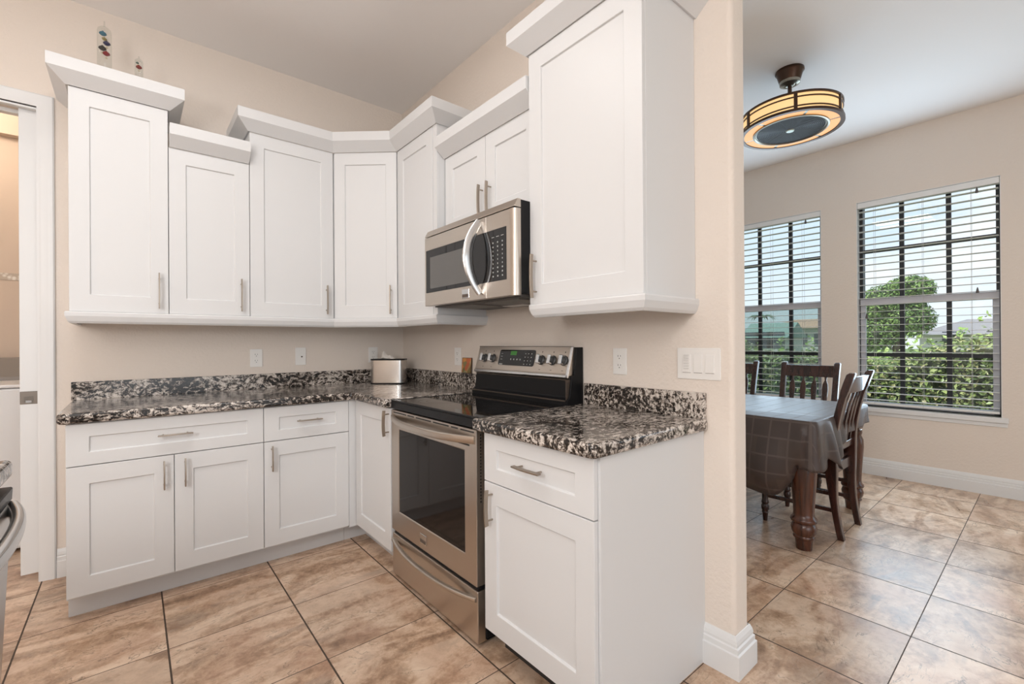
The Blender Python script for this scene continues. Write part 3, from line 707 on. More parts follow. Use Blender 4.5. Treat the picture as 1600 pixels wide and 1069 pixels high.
b = B(); frame_slab(b, 0.558, MW-0.03, 0.004, MH-0.038, -0.43, -0.396, 0.57, MW-0.055, 0.075, 0.302, 0.002, 0.0); pn = build(b, 'control_panel', STEEL, mw, 0.0015)
build(B().box(0.5578, MW-0.055, -0.4303, -0.424, 0.075, 0.302), 'keypad', GLASSBLK, pn)
b = B()
for i in range(3):
    for j in range(10):
        if j == 9: b.box(0.600+i*0.033, 0.618+i*0.033, -0.4308, -0.4303, 0.268, 0.2705); continue
        w_ = 0.004 if 3 <= j <= 6 else 0.007
        b.box(0.609-w_/2+i*0.033, 0.609+w_/2+i*0.033, -0.4308, -0.4303, 0.093+j*0.0185, 0.0995+j*0.0185)
build(b, 'keypad_print', MARK, pn)
b = B(); pts = []
for k in range(9): a = PI/2*k/8; pts.append((MW-0.03+0.03*math.sin(a), -0.405-0.025*math.cos(a)))
pts += [(MW, -0.396), (MW-0.03, -0.396)]
b.prism(pts, 0.004, MH-0.038); build(b, 'side_trim', STEEL, mw, smooth=True)
b = B(); pts = []; n = 19
for k in range(n):
    q = -1+2*k/(n-1); pts.append((0.515-0.012*(1-q*q), -0.434-0.06*(1-q*q), 0.195+q*0.165))
b.tube(pts, [0.8+0.4*(1-abs(-1+2*k/(n-1))) for k in range(n)], sec=[(0.008*math.cos(2*PI*k/12), 0.022*math.sin(2*PI*k/12)) for k in range(12)]); build(b, 'handle', CHROME, md, smooth=True)
badge(md, 0.392, 0.04, -0.43)
b = B(); b.box(0.02, MW-0.02, -0.38, -0.02, 0.0, 0.012); un = build(b, 'underside', mat('dark_grey_metal', (0.09, 0.085, 0.08), 0.5), mw)
for a in (0.06, 0.42): build(B().box(a, a+0.26, -0.34, -0.16, -0.004, 0.0), 'grease_filter', mat('filter_mesh', (0.25, 0.24, 0.23), 0.5, 0.6), un)
build(B().box(0.3, 0.46, -0.13, -0.06, -0.003, 0.0), 'lamp_lens', PLAST, un)

# ------------------------------------------------------------------ outlets and switches
def plate_frame(loc, rz): return empty('wall_outlet', loc, rz)
def outlet(label, loc, rz, name='wall_outlet'):
    e = tag(empty(name, loc, rz), label, 'outlet', 'white duplex outlets')
    p = boxo('cover_plate', PLAST, e, -0.036, 0.036, -0.006, 0, -0.058, 0.058, 0.002, seg=2)
    for z in (0.02, -0.02):
        b = B(); b.prism([(0.0165*math.cos(a)*1.0, 0.0145*math.sin(a)+z) for a in [2*PI*k/20 for k in range(20)]], 0.0055, 0.0078, lambda a, c, d: (a, -d, c))
        f = build(b, 'receptacle', PLAST, e)
        b = B(); b.box(-0.0075, -0.0055, -0.0082, -0.0078, z+0.000, z+0.008); b.box(0.0055, 0.0075, -0.0082, -0.0078, z+0.001, z+0.007); b.box(-0.002, 0.002, -0.0082, -0.0078, z-0.009, z-0.005)
        build(b, 'slots', DARKSLOT, f)
    return e
outlet('white duplex outlet on the back wall, left of the white plate with one hole', (-1.04, 0, 1.114), 0)
outlet('white duplex outlet on the back wall behind the steel box in the corner', (-0.252, 0, 1.118), 0)
outlet('white duplex outlet on the wall left of the range, above the picture card', (0, -0.795, 1.114), RZ)
outlet('white duplex outlet on the wall right of the range', (0, -2.099, 1.118), RZ)
e = tag(empty('cable_plate', (-0.769, 0, 1.119)), 'white wall plate with a single dark cable jack on the back wall', 'wall plate')
boxo('cover_plate', PLAST, e, -0.034, 0.034, -0.006, 0, -0.06, 0.06, 0.002, seg=2)
build(B().cyl((0.006, -0.012, -0.003), 0.0048, 0.008, 'y', 12), 'jack', mat('brass_dark', (0.12, 0.09, 0.06), 0.35, 0.8), e)
e = tag(empty('light_switch_plate', (0, -2.462, 1.119), RZ), 'white triple switch plate on the wall end by the dining room', 'light switch')
boxo('cover_plate', PLAST, e, -0.086, 0.086, -0.006, 0, -0.06, 0.06, 0.002, seg=2)
for k, x in enumerate((-0.046, 0.0, 0.046)):
    sw = build(B().prism([(-0.006, -0.034), (-0.0105, -0.034), (-0.0075, 0.034), (-0.006, 0.034)], x-0.0165, x+0.0165, lambda a, c, d: (d, a, c)), 'rocker', PLAST, e, 0.0008)
    boxo('rocker_seam', mat('grey_seam', (0.42, 0.40, 0.38), 0.6), sw, x-0.0165, x+0.0165, -0.0075, -0.006, -0.0358, -0.034)
    if k == 0:
        b = B()
        for j in range(6): b.box(x-0.011, x+0.011, -0.0112, -0.0085, -0.022+j*0.01, -0.0155+j*0.01)
        build(b, 'timer_buttons', mat('timer_button', (0.72, 0.70, 0.67), 0.4), sw, 0.0006)

# ------------------------------------------------------------------ small things on the counter and the cabinets
ta = R(-44); cen = Vector((-0.262, -0.268, 0)) + Vector((-math.sin(ta), math.cos(ta), 0))*0.062
tb = tag(empty('tissue_box', (cen.x-0.006, cen.y, CT1), ta), 'brushed steel tissue box with black rim in the counter corner', 'tissue box')
def rrect(w, d, r, n=6):
    out = []
    for cx_, cy_, a0 in ((w/2-r, d/2-r, 0), (-w/2+r, d/2-r, 90), (-w/2+r, -d/2+r, 180), (w/2-r, -d/2+r, 270)):
        for k in range(n): a = R(a0+90*k/(n-1)); out.append((cx_+r*math.cos(a), cy_+r*math.sin(a)))
    return out
build(B().prism(rrect(0.246, 0.124, 0.04), 0.008, 0.168), 'shell', STEELV, tb, smooth=True)
build(B().prism(rrect(0.254, 0.132, 0.042), 0, 0.008), 'base', BLK, tb, 0.002)
b = B(); b.prism(rrect(0.252, 0.130, 0.042), 0.168, 0.178); build(b, 'rim', BLK, tb, 0.003, seg=2)
b = B(); rows = []
for i in range(9):
    u = -0.06+0.012*i*1.1; rows.append([b.v((u*1.0, 0.02*(j-2)/2+0.008*math.sin(i*1.7+j), 0.176+max(0, (0.058*math.exp(-((i-1.6)/1.3)**2)+0.028*math.exp(-((i-5)/2.5)**2))*(1-abs(j-2)/2.4)))) for j in range(5)])
for i in range(8):
    for j in range(4): b.face([rows[i][j], rows[i+1][j], rows[i+1][j+1], rows[i][j+1]])
o = build(b, 'tissue', PAPER, tb, smooth=True); m = o.modifiers.new('solid', 'SOLIDIFY'); m.thickness = 0.0015
# picture card leaning on the wall, standing on the backsplash
ART = mat('colourful_card_print', (0.4, 0.2, 0.1), 0.5); g = G(ART); tcn = g.n('TexCoord')
vo = g.n('TexVoronoi', {0: tcn.outputs['Object'], 'Scale': 26.0}); no = g.n('TexNoise', {0: tcn.outputs['Object'], 'Scale': 14.0, 'Detail': 3.0})
sp = g.n('SeparateXYZ', {0: vo.outputs['Color']})
c = g.ramp(sp.outputs[0], [(0.0, (0.10, 0.15, 0.05)), (0.3, (0.55, 0.13, 0.06)), (0.5, (0.65, 0.30, 0.08)), (0.7, (0.16, 0.20, 0.10)), (0.85, (0.70, 0.50, 0.30)), (1.0, (0.25, 0.08, 0.06))]); g.col(g.mix(0.25, c, no.outputs[1], 'OVERLAY'))
pc = tag(empty('picture_card', (-0.0125, -0.912, 1.0105), RZ), 'small colourful picture card standing on the granite backsplash left of the range', 'picture')
b = B(); b.box(-0.052, 0.052, -0.006, 0.0, 0, 0.098); build(b, 'frame', mat('dark_card_edge', (0.10, 0.06, 0.03), 0.5), pc); build(B().box(-0.049, 0.049, -0.0068, -0.006, 0.003, 0.095), 'print', ART, pc)
pc.rotation_euler = (R(-5), 0, RZ)
# glass thermometers on the tall cabinet
def thermometer(label, x, y, z, h, r, floats, hook):
    e = tag(empty('glass_thermometer', (x, y, z)), label, 'thermometer')
    b = B().lathe([(r*1.05, 0), (r*1.05, 0.004), (r, 0.006), (r, h-r*0.9), (r*0.92, h-r*0.45), (r*0.6, h-r*0.12), (0.004, h), (0.003, h+hook), (0.0, h+hook+0.002)], (0, 0, 0), 20)
    build(b, 'glass_tube', TUBEG, e, smooth=True)
    for z_, dx, dy, col, rr in floats:
        b = B(); b.lathe([(0, -0.62*rr), (0.5*rr, -0.45*rr), (rr, 0), (0.9*rr, 0.35*rr), (0.4*rr, 0.75*rr), (0.12*rr, 1.1*rr), (0, 1.15*rr)], (dx, dy, z_), 14)
        f = build(b, 'float_bulb', mat('float_liquid', col, 0.15), e, smooth=True)
        t = B(); t.cyl((dx, dy-0.001, z_-rr*1.35), rr*0.33, 0.002, 'y', 12); t.box(dx-0.0006, dx+0.0006, dy-0.0006, dy+0.0006, z_-rr*1.2, z_-rr*0.5); build(t, 'brass_tag', mat('brass_tag', (0.5, 0.42, 0.28), 0.35, 0.8), f)
thermometer('tall glass liquid thermometer with coloured floats on the leftmost cabinet', -1.761, -0.2, 2.542, 0.300, 0.029,
    [(0.263, -0.006, 0, (0.02, 0.16, 0.26), 0.0155), (0.240, 0.0, 0.004, (0.30, 0.24, 0.08), 0.011), (0.216, 0.009, -0.004, (0.012, 0.016, 0.09), 0.0155), (0.187, -0.008, 0.0, (0.010, 0.010, 0.008), 0.0165), (0.163, 0.007, -0.003, (0.28, 0.008, 0.015), 0.0155)], 0.03)
thermometer('short glass liquid thermometer with one red float near the right of the leftmost cabinet', -1.624, -0.2, 2.542, 0.190, 0.018, [(0.168, -0.006, 0.003, (0.10, 0.16, 0.13), 0.007), (0.145, 0.0, 0, (0.28, 0.015, 0.01), 0.0135)], 0.014)
boxo('top_panel', CAB, tall, 0.0, xB-xA, -F, -0.001, 2.535, 2.542)

# ------------------------------------------------------------------ laundry: washing machine
wm = tag(empty('washing_machine', (-2.43, 0.88, 0)), 'white top-loading washing machine seen through the doorway', 'washing machine')
boxo('cabinet', WHITEAPP, wm, -0.34, 0.34, -0.33, 0.33, 0.02, 0.955, 0.012, seg=2)
boxo('lid', WHITEAPP, wm, -0.33, 0.33, -0.335, 0.16, 0.958, 0.978, 0.008, seg=2)
b = B(); b.prism([(0.17, 0.955), (0.18, 1.0), (0.25, 1.125), (0.33, 1.125), (0.33, 0.955)], -0.34, 0.34, lambda a, c, d: (d, a, c)); cs = build(b, 'console', GRAYAPP, wm, 0.006, seg=2)
b = B(); b.box(0.20, 0.30, 0.218, 0.235, 1.085, 1.098); build(b, 'console_display', DARKSLOT, cs)
b = B()
for k in range(5): b.box(-0.2+k*0.06, -0.17+k*0.06, 0.20, 0.228, 1.06, 1.066)
build(b, 'console_print', MARK, cs)

# ------------------------------------------------------------------ island end with dishwasher (left edge)
isl = tag(empty('kitchen_island', (-2.25, -2.6, 0)), 'island at the left edge of the photo with granite top corner', 'island')
bx = (-2.25, -2.6)
boxo('countertop', GRAN, isl, -2.55-bx[0], -1.893-bx[0], -3.9-bx[1], -1.617-bx[1], CT0, CT1, 0.012, seg=3, smooth=True)
boxo('cabinet_body', CAB, isl, -2.52-bx[0], -1.955-bx[0], -3.88-bx[1], -2.26-bx[1], 0.1, CT0)
boxo('side_panel', CAB, isl, -2.52-bx[0], -1.96-bx[0], -1.655-bx[1], -1.64-bx[1], 0, CT0)
boxo('back_panel', CAB, isl, -2.54-bx[0], -2.52-bx[0], -3.88-bx[1], -1.64-bx[1], 0, CT0)
boxo('toe_kick', TOE, isl, -2.5-bx[0], -2.02-bx[0], -3.86-bx[1], -2.26-bx[1], 0, 0.1)
dw = tag(empty('dishwasher', (-1.955, -1.96, 0), PI/2), 'dishwasher with bowed steel handle and slightly open door at the left edge', 'dishwasher')
# local x along +y world, front at -y local = +x world
DWM = steel('pale_stainless', (0.66, 0.65, 0.64), 0.35, 1)
boxo('tub', DGRAY, dw, -0.295, 0.295, 0.0, 0.54, 0.02, 0.855)
boxo('toe_panel', mat('grey_toe_panel', (0.35, 0.35, 0.36), 0.5), dw, -0.295, 0.295, -0.005, 0.02, 0.0, 0.10)
dr = empty('door', (0, -0.006, 0.105), 0, dw); dr.rotation_euler = (R(3.8), 0, 0)
bpy.data.objects.remove(dr)
b = B(); b.box(-0.298, 0.298, -0.028, 0, 0, 0.715); b.xf(Matrix.Translation((0, -0.006, 0.105)) @ Matrix.Rotation(R(2.6), 4, 'X'))
dr = build(b, 'door', DWM, dw, 0.004, seg=2)
b = B(); b.box(-0.298, 0.298, -0.028, 0.004, 0.717, 0.75); b.xf(Matrix.Translation((0, -0.006, 0.105)) @ Matrix.Rotation(R(2.6), 4, 'X')); build(b, 'control_strip', BLK, dr, 0.003)
b = bowbar(-0.285, 0.285, 0.700, -0.03, 0.036, 0.036, 0.026, 0.0, 25); b.xf(Matrix.Translation((0, -0.006, 0.105)) @ Matrix.Rotation(R(2.6), 4, 'X')); build(b, 'handle', CHROME, dr, smooth=True)

# ------------------------------------------------------------------ dining table, cloth, chairs
TX0, TX1, TY0, TY1, TZ = 1.27, 2.36, -2.466, -0.62, 0.745
tx, ty = (TX0+TX1)/2, (TY0+TY1)/2
dt = tag(empty('dining_table', (tx, ty, 0)), 'dark wood dining table with turned legs under a brown cloth', 'table')
boxo('tabletop', WOOD, dt, TX0-tx, TX1-tx, TY0-ty, TY1-ty, TZ-0.035, TZ, 0.008, seg=2)
b = B()
for s in (-1, 1): b.box(TX0-tx+0.09, TX1-tx-0.09, s*(TY1-ty-0.09)-0.012, s*(TY1-ty-0.09)+0.012, TZ-0.13, TZ-0.036); b.box(s*(TX1-tx-0.09)-0.012, s*(TX1-tx-0.09)+0.012, TY0-ty+0.09, TY1-ty-0.09, TZ-0.13, TZ-0.036)
build(b, 'apron', WOOD, dt)
LEGP = [(0.040, 0), (0.046, 0.06), (0.054, 0.066), (0.056, 0.074), (0.052, 0.082), (0.062, 0.10), (0.066, 0.125), (0.060, 0.145), (0.055, 0.152), (0.064, 0.158), (0.069, 0.168), (0.066, 0.18), (0.056, 0.19), (0.053, 0.21), (0.056, 0.28), (0.063, 0.37), (0.068, 0.45), (0.066, 0.50), (0.054, 0.53), (0.060, 0.55), (0.058, 0.57), (0.050, 0.575)]
for sx in (-1, 1):
    for sy in (-1, 1):
        c_ = (sx*(TX1-tx-0.055), sy*(TY1-ty-0.072))
        b = B().lathe(LEGP, (c_[0], c_[1], 0), 28); b.box(c_[0]-0.052, c_[0]+0.052, c_[1]-0.052, c_[1]+0.052, 0.575, TZ-0.035); build(b, 'leg', WOODL, dt, smooth=True)
# tablecloth
def tablecloth():
    b = B(); per = []; ox = 0.008; rr = 0.03
    x0, x1, y0, y1 = TX0-ox, TX1+ox, TY0-ox, TY1+ox
    def edge(p, q, n): return [(p[0]+(q[0]-p[0])*k/n, p[1]+(q[1]-p[1])*k/n) for k in range(n)]
    cor = []
    pts = []
    for (cx_, cy_, a0), (p, q) in zip(((x0+rr, y0+rr, 180), (x1-rr, y0+rr, 270), (x1-rr, y1-rr, 0), (x0+rr, y1-rr, 90)),
                                     (((x0+rr, y0), (x1-rr, y0)), ((x1, y0+rr), (x1, y1-rr)), ((x1-rr, y1), (x0+rr, y1)), ((x0, y1-rr), (x0, y0+rr)))):
        for k in range(8): a = R(a0+90*k/8); pts.append((cx_+rr*math.cos(a), cy_+rr*math.sin(a), math.cos(a), math.sin(a), 1-abs(k-4)/6))
        nx, ny = math.cos(R(a0+90)), math.sin(R(a0+90))
        n = int(math.dist(p, q)/0.014)
        for k in range(n): pts.append((p[0]+(q[0]-p[0])*k/n, p[1]+(q[1]-p[1])*k/n, nx, ny, 0))
    n = len(pts); zt = TZ+0.004
    def sm(a, c, x): t = min(max((x-a)/(c-a), 0), 1); return t*t*(3-2*t)
    rows = []; m = 18
    near = lambda p, c: math.hypot(p[0]-c[0], p[1]-c[1])
    C0 = (x0, y0)
    uv = {}
    # arc length
    s_ = [0]
    for i in range(1, n): s_.append(s_[-1]+math.hypot(pts[i][0]-pts[i-1][0], pts[i][1]-pts[i-1][1]))
    hem = []; outw = []
    for i, (px, py, nx, ny, cw) in enumerate(pts):
        if nx < -0.7:   # near-side edge facing the kitchen
            d = 0.255 + 0.195*sm(-2.44, -2.27, py); o = 0.02 + 0.055*math.exp(-((py+2.24)/0.13)**2) + 0.012*math.sin(py*19)
        elif ny < -0.7:  # end towards the camera-right
            d = 0.235 + 0.02*math.sin(px*14) - 0.05*math.exp(-((px-1.36)/0.045)**2) + 0.04*math.exp(-((px-1.50)/0.05)**2); o = 0.028 + 0.045*math.exp(-((px-1.47)/0.05)**2) + 0.022*math.sin(px*40+0.6) - 0.01*math.exp(-((px-1.8)/0.15)**2)
            o = max(o, 0.008)
            if px > 1.62: k_ = min((px-1.62)/0.2, 1); o = o*(1-k_)+0.006*k_; d = d*(1-k_)+0.13*k_
        else: d = 0.26 + 0.03*math.sin(s_[i]*9); o = 0.02 + 0.012*math.sin(s_[i]*24)
        if near((px, py), (x1, y0)) < 0.15: d = 0.12; o = 0.004
        if near((px, py), C0) < 0.09: d = 0.25+0.03*(1-near((px, py), C0)/0.09); o = 0.03
        hem.append(d); outw.append(o)
    for _ in range(4): hem = [(hem[i-1]+2*hem[i]+hem[(i+1) % n])/4 for i in range(n)]; outw = [(outw[i-1]+2*outw[i]+outw[(i+1) % n])/4 for i in range(n)]
    for j in range(m+1):
        t = j/m; row = []
        for i, (px, py, nx, ny, cw) in enumerate(pts):
            d, o = hem[i], outw[i]
            if j == 0: off, dz = -0.006, 0
            elif j == 1: off, dz = 0.0, 0.002
            else:
                tt = (j-1)/(m-1); dz = 0.004+d*tt
                bulge = math.sin(PI*min(tt*1.02, 1)**1.3)*0.03 if nx < -0.7 and py > -2.42 else 0
                tuck = -0.045*sm(0.8, 1.0, tt) if nx < -0.7 and py > -2.40 else 0
                off = 0.004 + o*tt**0.8 + bulge + tuck + 0.004*math.sin(s_[i]*31+tt*5)*tt
            v = b.v((px+nx*off, py+ny*off, zt-dz)); row.append(v)
            if abs(nx) > abs(ny): uv[v] = (px+nx*dz, py)
            else: uv[v] = (px, py+ny*dz)
        rows.append(row)
    for j in range(m):
        for i in range(n): b.face([rows[j][i], rows[j][(i+1) % n], rows[j+1][(i+1) % n], rows[j+1][i]])
    # top: grid fan with faint fold ridges
    gx, gy = 24, 38; grid = []
    X0, X1, Y0, Y1 = x0+0.03, x1-0.03, y0+0.03, y1-0.03
    for i in range(gx+1):
        col_ = []
        for j in range(gy+1):
            x = X0+(X1-X0)*i/gx; y = Y0+(Y1-Y0)*j/gy
            z = zt + 0.0012 + 0.0022*math.exp(-((x-1.62-(y+2.2)*0.25)/0.03)**2) + 0.002*math.exp(-((x-1.48+(y+2.0)*0.35)/0.03)**2)
            if i in (0, gx) or j in (0, gy): z = zt
            v = b.v((x, y, z)); uv[v] = (x, y); col_.append(v)
        grid.append(col_)
    for i in range(gx):
        for j in range(gy): b.face([grid[i][j], grid[i+1][j], grid[i+1][j+1], grid[i][j+1]])
    ring = [grid[i][0] for i in range(gx)] + [grid[gx][j] for j in range(gy)] + [grid[i][gy] for i in range(gx, 0, -1)] + [grid[0][j] for j in range(gy, 0, -1)]
    es = []
    loop = rows[0]
    eg = []
    for L_ in (ring, loop):
        for k in range(len(L_)):
            e_ = b.bm.edges.get((L_[k], L_[(k+1) % len(L_)])) or b.bm.edges.new((L_[k], L_[(k+1) % len(L_)])); eg.append(e_)
    bmesh.ops.bridge_loops(b.bm, edges=eg)
    lay = b.bm.loops.layers.uv.new('UVMap')
    for f in b.bm.faces:
        for l in f.loops:
            if l.vert in uv: l[lay].uv = uv[l.vert]
    o = build(b, 'tablecloth', CLOTH, None, smooth=True)
    for p in o.data.polygons: p.use_smooth = True
    m_ = o.modifiers.new('solid', 'SOLIDIFY'); m_.thickness = 0.0015; m_.offset = 1
    return tag(o, 'brown plaid cloth draped over the dining table', 'tablecloth')
tablecloth()

def make_chair(label, loc, rz):
    """origin on the floor under the seat; front is +y"""
    e = tag(empty('dining_chair', loc, rz), label, 'chair', 'dark wood dining chairs')
    def post_y(z):   # rear post side profile
        if z < 0.45: return -0.195 - 0.045*((0.45-z)/0.45)**2
        t = (z-0.45)/0.55; return -0.195 - 0.02*t - 0.085*t*t
    for s in (-1, 1):
        n = 22; b = B(); pr_ = None
        for k in range(n+1):
            z = 1.0*k/n; yc = post_y(z); w = 0.019 + 0.003*min(z/0.45, 1); dpt = 0.017 + 0.014*math.exp(-((z-0.44)/0.16)**2) + (0.004 if z > 0.9 else 0)
            xc = s*(0.183 + 0.017*min(z/0.45, 1) + 0.006*max(0, (z-0.45)/0.55))
            q = [b.v((xc-w, yc-dpt, z)), b.v((xc+w, yc-dpt, z)), b.v((xc+w, yc+dpt, z)), b.v((xc-w, yc+dpt, z))]
            if pr_:
                for a in range(4): b.face([pr_[a], pr_[(a+1) % 4], q[(a+1) % 4], q[a]])
            else: b.face(q[::-1])
            pr_ = q
        # rounded ear
        yc = post_y(1.0); ear = [b.v((xc-w*0.8, yc-0.022, 1.012)), b.v((xc+w*0.8, yc-0.022, 1.012)), b.v((xc+w*0.8, yc+0.006, 1.012)), b.v((xc-w*0.8, yc+0.006, 1.012))]
        for a in range(4): b.face([pr_[a], pr_[(a+1) % 4], ear[(a+1) % 4], ear[a]])
        b.face(ear)
        build(b, 'back_post', WOOD, e, 0.004, True, 2)
    def rail(z0, z1, t, w, name, bowy=0.0):
        b = B(); n = 10; pr_ = None
        for k in range(n+1):
            x = -w + 2*w*k/n; bo = -bowy*(1-(x/w)**2)
            q = [b.v((x, post_y(z0)+bo-t, z0)), b.v((x, post_y(z0)+bo+t, z0)), b.v((x, post_y(z1)+bo+t, z1)), b.v((x, post_y(z1)+bo-t, z1))]
            if pr_:
                for a in range(4): b.face([pr_[a], pr_[(a+1) % 4], q[(a+1) % 4], q[a]])
            else: b.face(q[::-1])
            pr_ = q
        b.face(pr_); build(b, name, WOOD, e, 0.003, True, 2)
    rail(0.885, 0.985, 0.011, 0.19, 'top_rail', 0.012); rail(0.52, 0.565, 0.011, 0.185, 'lower_rail', 0.006)
    SP = [(0.563, 0.008), (0.575, 0.012), (0.585, 0.007), (0.60, 0.011), (0.63, 0.012), (0.70, 0.018), (0.78, 0.0225), (0.825, 0.0185), (0.845, 0.011), (0.858, 0.006), (0.888, 0.010)]
    for k in range(4):
        x = -0.1275+0.085*k; b = B(); pr_ = None
        for z, w in SP:
            yc = post_y(z) - 0.008*(1-(x/0.19)**2); d = 0.008
            q = [b.v((x-w, yc-d*0.5, z)), b.v((x, yc-d, z)), b.v((x+w, yc-d*0.5, z)), b.v((x+w, yc+d*0.5, z)), b.v((x, yc+d, z)), b.v((x-w, yc+d*0.5, z))]
            if pr_:
                for a in range(6): b.face([pr_[a], pr_[(a+1) % 6], q[(a+1) % 6], q[a]])
            else: b.face(q[::-1])
            pr_ = q
        b.face(pr_); build(b, 'spindle', WOOD, e, smooth=True)
    build(B().prism([(-0.195, -0.19), (0.195, -0.19), (0.225, 0.20), (0.20, 0.225), (-0.20, 0.225), (-0.225, 0.20)], 0.445, 0.468), 'seat', WOOD, e, 0.007, True, 3)
    b = B(); b.box(-0.185, 0.185, 0.175, 0.195, 0.385, 0.445); b.box(-0.185, 0.185, -0.205, -0.185, 0.385, 0.445); b.box(-0.203, -0.185, -0.19, 0.18, 0.385, 0.445); b.box(0.185, 0.203, -0.19, 0.18, 0.385, 0.445)
    build(b, 'seat_frame', WOOD, e)
    FL = [(0.013, 0), (0.017, 0.05), (0.021, 0.056), (0.018, 0.064), (0.024, 0.08), (0.0245, 0.10), (0.019, 0.112), (0.0235, 0.12), (0.022, 0.13), (0.0185, 0.14), (0.020, 0.20), (0.024, 0.33), (0.022, 0.36), (0.026, 0.37), (0.026, 0.445)]
    for s in (-1, 1): build(B().lathe(FL, (s*0.196, 0.185, 0), 16), 'front_leg', WOOD, e, smooth=True)
    for s in (-1, 1):
        for z in (0.17, 0.27):
            build(B().tube([(s*0.19, post_y(z)+0.01, z), (s*0.196, 0.185, z)], 1, sec=[(-0.008, -0.011), (0.008, -0.011), (0.008, 0.011), (-0.008, 0.011)]), 'stretcher', WOOD, e)
    return e
ch = make_chair('dark wood dining chair nearest the camera, tucked into the right end of the table', (1.80, -2.262, 0), 0)
def chair_copy(label, loc, rz):
    c = copy_tree(ch); c.location = loc; c.rotation_euler = (0, 0, rz); c['label'] = label; return c
chair_copy('dark wood dining chair on the window side, its full back seen above the table', (2.70, -1.925, 0), PI/2)
chair_copy('dark wood dining chair on the window side, mostly hidden by the wall end', (2.70, -1.262, 0), PI/2)

# ------------------------------------------------------------------ drum ceiling fan light
fx, fy = 1.762, -2.19
fan = tag(empty('ceiling_fan_light', (fx, fy, H)), 'round amber glass drum fan light hanging over the dining table', 'ceiling light')
build(B().lathe([(0.085, 0), (0.086, -0.012), (0.078, -0.02), (0.064, -0.07), (0.06, -0.076), (0, -0.076)], (0, 0, 0), 32), 'canopy', FANB, fan, smooth=True)
build(B().lathe([(0.062, -0.074), (0.060, -0.092), (0.040, -0.10), (0.036, -0.094), (0.026, -0.105), (0.018, -0.106), (0, -0.106)], (0, 0, 0), 32), 'canopy_ring', FANN, fan, smooth=True)
build(B().lathe([(0.0125, -0.09), (0.0125, -0.28)], (0, 0, 0), 14), 'downrod', FANB, fan, smooth=True)
z0, z1, Rd = -0.400, -0.284, 0.295
build(B().lathe([(Rd-0.012, z0+0.004), (Rd-0.006, z0+0.004), (Rd-0.006, z1-0.004), (Rd-0.012, z1-0.004)], (0, 0, 0), 64, None, True), 'drum_shade', SHADE, fan, smooth=True)
for z_, h_, dr_ in ((z1-0.006, 0.012, 0.003), (z1-0.034, 0.007, 0.001), (z0+0.026, 0.007, 0.001), (z0, 0.016, 0.008)):
    b = B(); n = 64; w_ = 0.016
    rr0, rr1 = Rd-w_, Rd+dr_
    prof = [(rr0, z_-h_/2), (rr1, z_-h_/2), (rr1, z_+h_/2), (rr0, z_+h_/2), (rr0, z_-h_/2)]
    rings = [[b.v((r_*math.cos(2*PI*k/n), r_*math.sin(2*PI*k/n), zz)) for k in range(n)] for r_, zz in prof[:4]]
    for i in range(4):
        for k in range(n): b.face([rings[i][k], rings[i][(k+1) % n], rings[(i+1) % 4][(k+1) % n], rings[(i+1) % 4][k]])
    build(b, 'bronze_band', FANB, fan, smooth=True)
va = math.atan2(CAM[1]-fy, CAM[0]-fx)
for k in range(6):
    a = va + R(6) + k*PI/3
    b = B(); b.box(Rd-0.008, Rd+0.004, -0.010, 0.010, z0, z1); b.xf(Matrix.Rotation(a, 4, 'Z')); build(b, 'bronze_strap', FANB, fan, 0.001)
build(B().lathe([(0, z1-0.004), (Rd-0.012, z1-0.004), (Rd-0.012, z1), (0, z1)], (0, 0, 0), 64), 'top_plate', FANB, fan)
# underside: lit glass ring in segments, round grille, hub
for k in range(6):
    a0, a1 = va+R(20)+k*PI/3+R(2), va+R(20)+(k+1)*PI/3-R(2); b = B(); n = 16; zb = z0-0.004
    A = [[b.v((r_*math.cos(a0+(a1-a0)*i/n), r_*math.sin(a0+(a1-a0)*i/n), zz)) for i in range(n+1)] for r_, zz in ((0.224, zb), (0.276, zb), (0.276, zb+0.004), (0.224, zb+0.004))]
    for i in range(n):
        for q in range(4): b.face([A[q][i], A[(q+1) % 4][i], A[(q+1) % 4][i+1], A[q][i+1]])
    b.face([A[q][0] for q in range(4)]); b.face([A[q][n] for q in range(4)])
    build(b, 'glass_panel', SHADE2, fan)
build(B().lathe([(0.292, z0-0.003), (0.292, z0+0.002), (0.2, z0+0.004), (0.2, z0-0.003)], (0, 0, 0), 64, None, True), 'under_ring', FANN, fan)
build(B().lathe([(0.206, z0+0.0), (0.222, z0-0.004), (0.222, z0-0.010), (0.212, z0-0.012), (0.206, z0-0.006)], (0, 0, 0), 64, None, True), 'grille_rim', FANN, fan, smooth=True)
b = B(); n = 64
for k in range(19):
    r_ = 0.03 + 0.0098*k
    rings = [[b.v(((r_+dr)*math.cos(2*PI*i/n), (r_+dr)*math.sin(2*PI*i/n), z0-0.006+dz)) for i in range(n)] for dr, dz in ((-0.0016, 0), (0.0016, 0), (0.0016, 0.004), (-0.0016, 0.004))]
    for q in range(4):
        for i in range(n): b.face([rings[q][i], rings[q][(i+1) % n], rings[(q+1) % 4][(i+1) % n], rings[(q+1) % 4][i]])
for k in range(8): b.tube([(0.02*math.cos(k*PI/4), 0.02*math.sin(k*PI/4), z0-0.003), (0.21*math.cos(k*PI/4), 0.21*math.sin(k*PI/4), z0-0.003)], 0.002, 6)
build(b, 'grille', mat('dark_bronze_grille', (0.035, 0.026, 0.022), 0.4, 0.4), fan)
build(B().lathe([(0.21, z0+0.004), (0.21, z0+0.008), (0, z0+0.008), (0, z0+0.004)], (0, 0, 0), 48), 'fan_well', BLK, fan)
